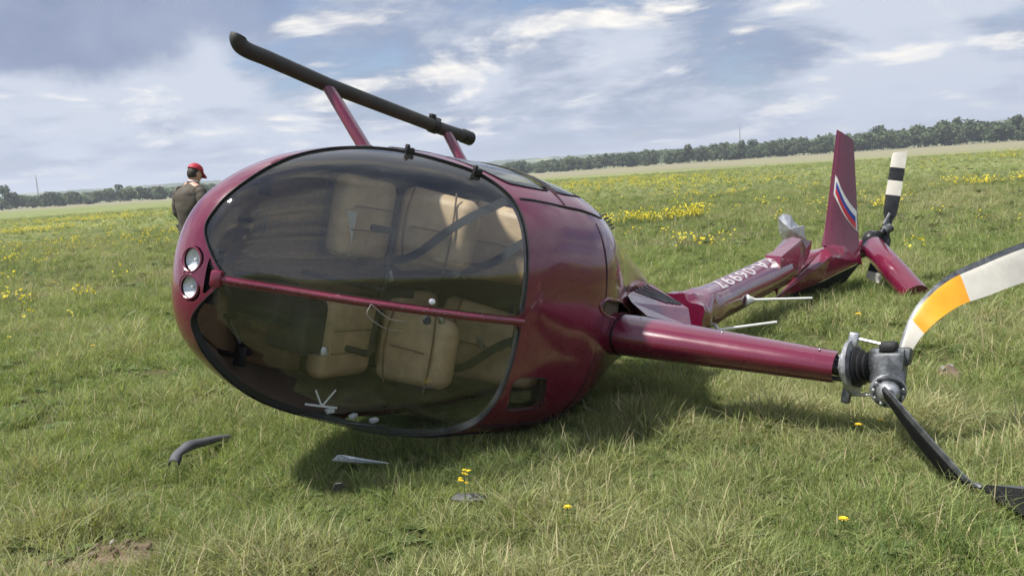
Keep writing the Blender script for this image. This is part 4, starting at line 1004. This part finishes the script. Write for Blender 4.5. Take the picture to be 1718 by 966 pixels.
grass_m = m_foliage('grass_blades', (.058, .115, .026), (.35, .435, .145), (.50, .47, .29), .45)
straw_m = m_foliage('dry_grass', (.30, .26, .14), (.46, .41, .25), (.42, .36, .22), .25)
leafy_m = m_foliage('broad_leaves', (.075, .125, .040), (.14, .19, .065), (.17, .19, .08), .3)
petal_m = m_foliage('meadow_petals', (.70, .55, .02), (.85, .72, .03), (.75, .70, .12), .25)
def blade_mesh(name, count, spread, h0, h1, wd, bend, mats, lean=.25, straw=0.0, seg=3):
    V, F, mi = [], [], []
    for _ in range(count):
        r = spread * math.sqrt(random.random()); a = random.uniform(0, 6.283); bx, by = r * math.cos(a), r * math.sin(a)
        h = random.uniform(h0, h1); d = random.uniform(0, 6.283); dx, dy = math.cos(d), math.sin(d); w_ = wd * random.uniform(.6, 1.25); bb = bend * random.uniform(.2, 1.5); ln = lean * random.uniform(0, 1)
        fa = random.uniform(0, 6.283); sx_, sy_ = math.cos(fa) * w_ / 2, math.sin(fa) * w_ / 2; o = len(V); z0 = -.02
        for k in range(seg):
            u = k / seg; off = (ln * u + bb * u * u) * h; zz = z0 + h * (u - .42 * bb * u * u); tp_ = 1 - .55 * u
            V.append((bx + dx * off - sx_ * tp_, by + dy * off - sy_ * tp_, zz)); V.append((bx + dx * off + sx_ * tp_, by + dy * off + sy_ * tp_, zz))
        off = (ln + bb) * h; V.append((bx + dx * off, by + dy * off, z0 + h * (1 - .42 * bb)))
        m_i = 1 if random.random() < straw else 0
        for k in range(seg - 1): F.append((o + 2 * k, o + 2 * k + 1, o + 2 * k + 3, o + 2 * k + 2)); mi.append(m_i)
        F.append((o + 2 * seg - 2, o + 2 * seg - 1, o + 2 * seg)); mi.append(m_i)
    me = bpy.data.meshes.new(name); me.from_pydata(V, [], F)
    for m in mats: me.materials.append(m)
    me.polygons.foreach_set('material_index', mi); me.polygons.foreach_set('use_smooth', [True] * len(F)); me.update()
    return bpy.data.objects.new(name, me)
def rosette(name):
    V, F = [], []
    for k in range(9):
        a = k * 2.4 + random.uniform(-.2, .2); L = random.uniform(.06, .12); w_ = L * .24; up = random.uniform(.2, .7); o = len(V)
        for j in range(5):
            u = j / 4; ww = w_ * math.sin(math.pi * (.12 + .85 * u)) ; rr_ = L * u; z = L * (up * u - .5 * u * u * up) + .005
            for sgn in (-1, 1): V.append((rr_ * math.cos(a) - sgn * ww * math.sin(a), rr_ * math.sin(a) + sgn * ww * math.cos(a), z + .006 * abs(sgn)))
        for j in range(4): F.append((o + 2 * j, o + 2 * j + 1, o + 2 * j + 3, o + 2 * j + 2))
    me = bpy.data.meshes.new(name); me.from_pydata(V, [], F); me.materials.append(leafy_m); me.update(); return bpy.data.objects.new(name, me)
def bloom(name, heads, h0, h1, spread, hr):
    V, F, mi = [], [], []
    def quad(c, r, nrm, m_):
        n = Vector(nrm).normalized(); a = n.orthogonal().normalized(); b = n.cross(a); o = len(V)
        for k in range(6): V.append(tuple(Vector(c) + (a * math.cos(k * 1.047) + b * math.sin(k * 1.047)) * r * (1 if k % 2 else .7)))
        F.append(tuple(o + k for k in range(6))); mi.append(m_)
    for _ in range(heads):
        r = spread * math.sqrt(random.random()); a = random.uniform(0, 6.283); x, y, h = r * math.cos(a), r * math.sin(a), random.uniform(h0, h1); o = len(V)
        bx, by = x * .5, y * .5
        V += [(bx - .003, by, 0), (bx + .003, by, 0), (x + .002, y, h), (x - .002, y, h)]; F.append((o, o + 1, o + 2, o + 3)); mi.append(1)
        for q in range(4): quad((x + random.gauss(0, hr * .5), y + random.gauss(0, hr * .5), h + random.gauss(0, hr * .6)), hr * random.uniform(.5, .9), (random.gauss(0, .7), random.gauss(0, .7) - .5, 1), 0)
    me = bpy.data.meshes.new(name); me.from_pydata(V, [], F); me.materials.append(petal_m); me.materials.append(leafy_m); me.polygons.foreach_set('material_index', mi); me.update(); return bpy.data.objects.new(name, me)
def scatter(name, protos, P, yaw, scl, idx, tint, label_kind='stuff', tilt=.0):
    """one object: points carrying instances of the prototype meshes"""
    coll = bpy.data.collections.new(name + '_kinds')
    for i, p in enumerate(protos): p.name = '%s_%02d' % (name, i); coll.objects.link(p)
    me = bpy.data.meshes.new(name); me.vertices.add(len(P)); me.vertices.foreach_set('co', np.asarray(P, np.float32).ravel())
    def attr(n, ty, data):
        a = me.attributes.new(n, ty, 'POINT'); a.data.foreach_set('vector' if ty == 'FLOAT_VECTOR' else 'value', np.ascontiguousarray(data).ravel())
    n = len(P); rot = np.zeros((n, 3), np.float32); rot[:, 2] = yaw; rot[:, 0] = rng.normal(0, tilt, n); rot[:, 1] = rng.normal(0, tilt, n)
    attr('rot', 'FLOAT_VECTOR', rot); attr('scl', 'FLOAT_VECTOR', np.asarray(scl, np.float32)); attr('kind_index', 'INT', np.asarray(idx, np.int32)); attr('tint', 'FLOAT', np.asarray(tint, np.float32))
    o = link(bpy.data.objects.new(name, me))
    ng = bpy.data.node_groups.new(name, 'GeometryNodeTree')
    ng.interface.new_socket('Geometry', in_out='INPUT', socket_type='NodeSocketGeometry'); ng.interface.new_socket('Geometry', in_out='OUTPUT', socket_type='NodeSocketGeometry')
    N = ng.nodes; gi = N.new('NodeGroupInput'); go = N.new('NodeGroupOutput'); ci = N.new('GeometryNodeCollectionInfo'); ci.inputs[0].default_value = coll; ci.inputs[1].default_value = True; ci.inputs[2].default_value = True
    ip = N.new('GeometryNodeInstanceOnPoints'); ip.inputs['Pick Instance'].default_value = True
    def na(n_, ty):
        a = N.new('GeometryNodeInputNamedAttribute'); a.data_type = ty; a.inputs[0].default_value = n_; return a.outputs[0]
    Lk = ng.links; Lk.new(gi.outputs[0], ip.inputs['Points']); Lk.new(ci.outputs[0], ip.inputs['Instance']); Lk.new(na('kind_index', 'INT'), ip.inputs['Instance Index'])
    er = N.new('FunctionNodeEulerToRotation'); Lk.new(na('rot', 'FLOAT_VECTOR'), er.inputs[0]); Lk.new(er.outputs[0], ip.inputs['Rotation']); Lk.new(na('scl', 'FLOAT_VECTOR'), ip.inputs['Scale']); Lk.new(ip.outputs[0], go.inputs[0])
    md = o.modifiers.new('scatter', 'NODES'); md.node_group = ng
    return o
def wedge(n, r0, r1, half=.62, power=1.0):
    """points in a fan in front of the camera position, wider than the view"""
    r = np.sqrt(rng.uniform(r0 ** 2, r1 ** 2, n)); a = rng.uniform(-half, half, n) * 1.0
    return np.c_[r * np.sin(a) * 1.0, r * np.cos(a) - .6]
def nval(P, s, z): return np.array([mnoise.noise(Vector((x * s, y * s, z))) for x, y in P])
protos = [blade_mesh('g', 30, .075, .07, .15, .0055, .55, [grass_m, straw_m], straw=.10) for _ in range(4)] + [blade_mesh('g', 26, .085, .10, .22, .0060, .80, [grass_m, straw_m], straw=.16) for _ in range(3)] + [blade_mesh('g', 24, .10, .05, .12, .0045, 1.1, [grass_m, straw_m], .7, .55) for _ in range(2)] + [rosette('g'), rosette('g')]
PP, TT2, SS2, II = [], [], [], []
for n, r0, r1, sc_, half in ((34000, 1.4, 6.5, .76, .80), (32000, 6.5, 15, .92, .72), (28000, 15, 38, 1.15, .68), (22000, 38, 110, 1.7, .66)):
    P = wedge(n, r0, r1, half); k1 = nval(P, .55, 2.0); k2 = nval(P, 2.4, 7.0); k3 = nval(P, .12, 11.0)
    z = np.array([gz(x, y) for x, y in P])
    ti = np.clip(.12 + .45 * k1 + .30 * k2 + .25 * k3 + rng.normal(0, .12, n), 0, .85)
    sc2 = sc_ * np.clip(1.0 + .85 * k2 + .45 * k1, .40, 1.9) * rng.uniform(.75, 1.2, n)
    idx = rng.choice(11, n, p=[.13, .13, .13, .13, .09, .08, .07, .075, .075, .045, .045])
    idx = np.where((k1 > .18) & (rng.random(n) < .35), rng.integers(7, 9, n), idx)
    W3 = np.c_[P, z]
    bad = in_heli(W3 + np.array([0, 0, .06])) | in_heli(W3 + np.array([0, 0, .02]))
    # trodden hollow with bare soil in the foreground
    bare = (np.hypot((P[:, 0] + 1.72) / .34, (P[:, 1] - 3.32) / .20) < 1.0 + .5 * k2) & (rng.random(n) < .85)
    bare |= (np.hypot((P[:, 0] - 2.66) / .13, (P[:, 1] - 5.2) / .15) < 1.0)
    ok = ~bad & ~bare
    for k, (qx, qy) in enumerate(DEBRIS_XY):
        near = np.hypot(P[:, 0] - qx, P[:, 1] - qy) < .13
        sc2 = np.where(near, sc2 * .5, sc2)
    PP.append(W3[ok]); TT2.append(ti[ok]); SS2.append(np.c_[sc2, sc2, sc2 * rng.uniform(.8, 1.15, n)][ok]); II.append(idx[ok])
P = np.vstack(PP)
grass = scatter('meadow_grass', protos, P, rng.uniform(0, 6.283, len(P)), np.vstack(SS2), np.concatenate(II), np.concatenate(TT2), tilt=.08)
tag(grass, 'green meadow grass mixed with pale dry blades covering the field', 'grass', kind='stuff')
# drifts of yellow blossom further out
fp = [bloom('f', 7, .16, .34, .16, .022) for _ in range(3)] + [bloom('f', 3, .10, .22, .10, .018) for _ in range(2)]
PP = []
n = 9000; P = wedge(n, 9.0, 95.0, .66); k = nval(P, .055, 5.0) + .55 * nval(P, .21, 9.0) + .3 * nval(P, .7, 1.0)
keepm = (k > .20 + .25 * rng.random(n)) | (rng.random(n) < .05); P = P[keepm]
clus = []
for cx, cy, sx_, sy_, c_ in ((3.3, 20.5, .9, .5, 70), (4.4, 20.9, .5, .4, 46), (-24.5, 44, 3.2, 1.6, 170), (-26, 60, 7, 3, 150), (-11, 31, 1.0, .6, 40), (16.5, 27.5, 1.5, .5, 46), (14.5, 27, 1.0, .5, 28), (8.6, 19.5, .35, .3, 14), (2.2, 26, .6, .5, 26), (-31, 62, 5, 3, 90), (7.5, 33, 2.0, .8, 40)):
    clus.append(np.c_[rng.normal(cx, sx_ * .6, c_), rng.normal(cy, sy_ * .6, c_)])
P = np.vstack([P] + clus); n = len(P); d = np.hypot(P[:, 0], P[:, 1])
sc2 = rng.uniform(.7, 1.15, n) * (1 + np.clip(d - 30, 0, 90) / 220)
blos = scatter('yellow_wildflowers', fp, np.c_[P, [gz(x, y) for x, y in P]], rng.uniform(0, 6.283, n), np.c_[sc2, sc2, sc2], rng.choice(5, n, p=[.2, .2, .2, .2, .2]), rng.uniform(0, .6, n), tilt=.06)
tag(blos, 'drifts of small yellow wildflowers scattered through the meadow', 'wildflowers', kind='stuff')

# ================================================================== trees at the field edge
leaf_far = m_foliage('tree_leaves', (.050, .074, .034), (.098, .128, .060), (.12, .14, .06), .25, .7)
def tree_kind(name, h, wd, lobes, nleaf, size, low=.12):
    V, F = [], []
    L = [(random.uniform(-.32, .32) * wd, random.uniform(-.32, .32) * wd, h * random.uniform(low + .18, .80), random.uniform(.20, .34) * wd, random.uniform(.14, .24) * h) for _ in range(lobes)]
    for _ in range(nleaf):
        x, y, z, r, rz_ = random.choice(L); d = Vector((random.gauss(0, 1), random.gauss(0, 1), random.gauss(0, 1))).normalized(); k = random.uniform(.55, 1.08)
        c = Vector((x + d.x * r * k, y + d.y * r * k, max(h * .03, z + d.z * rz_ * k))); n = (d + Vector((random.gauss(0, .6), random.gauss(0, .6), random.gauss(0, .6) + .3))).normalized(); a = n.orthogonal().normalized(); b = n.cross(a); s = size * random.uniform(.5, 1.3); o = len(V)
        for q in range(5):
            an_ = q * 1.2566 + random.uniform(-.3, .3); V.append(tuple(c + (a * math.cos(an_) + b * math.sin(an_)) * s * random.uniform(.6, 1.0)))
        F.append(tuple(o + q for q in range(5)))
    cm = bpy.data.meshes.new(name + '_crown'); cm.from_pydata(V, [], F); cm.materials.append(leaf_far); cm.update()
    mb = MB().tube([(0, 0, -.3), (.1, 0, h * .3), (0, .1, h * .72)], [.018 * h, .014 * h, .004 * h], 7)
    for x, y, z, r, rz_ in L[:5]: mb.tube([(.05, 0, h * .22), (x * .5, y * .5, z * .8), (x, y, z)], [.010 * h, .006 * h, .003 * h], 5)
    tm = bpy.data.meshes.new(name + '_trunk'); tm.from_pydata(mb.V, [], mb.F); tm.materials.append(bark); tm.update()
    return cm, tm
kinds = [tree_kind('k%d' % i, h, wd, lb, 620, sz, low) for i, (h, wd, lb, sz, low) in enumerate(((8, 8, 9, .62, .05), (9.5, 7.5, 9, .62, .10), (7, 9, 10, .6, .02), (11, 8, 10, .66, .14), (6, 7.5, 8, .55, .0), (8.5, 6, 7, .55, .1)))]
def plant(x, y, kind, sc_, label, group):
    e = empty('tree', (x, y, gz(x, y) - .1), random.uniform(0, 6.28)); e.scale = (sc_ * random.uniform(.9, 1.15), sc_ * random.uniform(.9, 1.15), sc_)
    tag(e, label, 'tree', group)
    link(bpy.data.objects.new('crown', kinds[kind][0]), e); link(bpy.data.objects.new('trunk', kinds[kind][1]), e)
LB_R, GR_R = 'bushy green tree in the long row beyond the dry strip behind the tail', 'trees beyond the dry strip behind the tail'
LB_L, GR_L = 'low rounded green tree in the row beyond the yellow flowers behind the person', 'trees beyond the yellow flowers behind the person'
a = -1.0
while a < 38:
    for row in range(3):
        dd = 400 + 18 * row + random.uniform(-8, 8) + 6 * math.sin(a * .8); aa_ = R_(a + random.uniform(-.4, .4))
        big = 2.0 * (.33 + .0075 * a + .03 * math.sin(a * 1.7) + (.10 if 26.5 < a < 28.6 else 0))
        plant(dd * math.sin(aa_), dd * math.cos(aa_), random.choice((0, 2, 4, 0, 2, 1, 5, 3)), big * random.uniform(.8, 1.15), LB_R, GR_R)
    a += random.uniform(.55, .85)
a = -40.0
while a < -1.0:
    step = .62 if a < -19 else 1.3
    dd = 380 + random.uniform(-12, 30); big = (.78 + .16 * math.sin(a * 2.3 + 1)) if a < -19 else .70
    plant(dd * math.sin(R_(a)), dd * math.cos(R_(a)), random.choice((0, 2, 4, 4, 1)), big * random.uniform(.8, 1.2), LB_L, GR_L)
    a += step * random.uniform(.65, 1.2)

# the wood behind the first rows reads as one mass
V, F = [], []
for _ in range(20000):
    az_ = random.uniform(-42, 42); d_ = random.uniform(450, 520); hmax = (5.4 + .14 * max(0, az_)) * (1 + .35 * mnoise.noise(Vector((az_ * .8, 0, 0))) + .25 * mnoise.noise(Vector((az_ * 2.9, 3, 0))))
    c = Vector((d_ * math.sin(R_(az_)), d_ * math.cos(R_(az_)), hmax * math.sqrt(random.random()))); n_ = Vector((random.gauss(0, .7), random.gauss(-.6, .7), random.gauss(.6, .6))).normalized(); a_ = n_.orthogonal().normalized(); b_ = n_.cross(a_); s_ = random.uniform(.6, 1.4); o_ = len(V)
    for q in range(5): V.append(tuple(c + (a_ * math.cos(q * 1.2566) + b_ * math.sin(q * 1.2566)) * s_ * random.uniform(.6, 1.0)))
    F.append(tuple(range(o_, o_ + 5)))
tag(mesh('distant_wood', V, F, leaf_far, None, False), 'continuous green wood standing behind the rows of trees', 'wood', kind='stuff')

# ================================================================== masts and far houses
def lattice(az, dist, h, label):
    x, y = dist * math.sin(R_(az)), dist * math.cos(R_(az)); e = empty('lattice_tower', (x, y, -1)); tag(e, label, 'tower')
    b = h * .030
    for k in range(3):
        a_ = k * 2.094; MB().tube([(b * math.cos(a_), b * math.sin(a_), 0), (.25 * math.cos(a_), .25 * math.sin(a_), h)], .12, 5).build('leg', steel, e)
    br = MB(); n = 22
    for i in range(n):
        for k in range(3):
            a0, a1 = k * 2.094, (k + 1) * 2.094; u0, u1 = i / n, (i + 1) / n; r0, r1 = b + (.25 - b) * u0, b + (.25 - b) * u1
            br.tube([(r0 * math.cos(a0), r0 * math.sin(a0), h * u0), (r1 * math.cos(a1), r1 * math.sin(a1), h * u1)], .06, 4)
    br.build('bracing', steel, e); MB().tube([(0, 0, h), (0, 0, h * 1.10)], .14, 5).build('aerial', steel, e)
lattice(-28.1, 800, 24, 'thin lattice tower standing above the woods behind the person')
lattice(15.2, 800, 27.5, 'thin lattice tower standing above the woods behind the tail')
def house(x, y, z, s, rz, label):
    e = empty('house', (x, y, z), rz); tag(e, label, 'house')
    MB().box((0, 0, 2.5 * s), (12 * s, 8 * s, 7 * s)).build('wall', wallw, e, False)
    V = [(-6.4 * s, -4.4 * s, 6 * s), (6.4 * s, -4.4 * s, 6 * s), (6.4 * s, 4.4 * s, 6 * s), (-6.4 * s, 4.4 * s, 6 * s), (-6.4 * s, 0, 9 * s), (6.4 * s, 0, 9 * s)]
    mesh('roof', V, [(0, 1, 5, 4), (2, 3, 4, 5), (0, 4, 3), (1, 2, 5), (0, 3, 2, 1)], roofm, e, False)
house(-348, 880, 6.5, .62, .3, 'pale house on the wooded hillside behind the person')
house(-16, 896, 4, .5, -.2, 'small pale house on the hillside behind the helicopter')

# ================================================================== air
m, t, out = material('thin_haze')
pv_ = t.add('ShaderNodeVolumePrincipled', {'Color': (.80, .87, 1.0, 1), 'Density': .00042, 'Anisotropy': .2}); t.l.new(pv_.outputs[0], out.inputs['Volume'])
hb = MB().box((0, 0, 25), (6400, 6400, 60)).build('haze', m, None, False); tag(hb, 'thin pale haze in the air over the whole field', 'haze', kind='stuff')
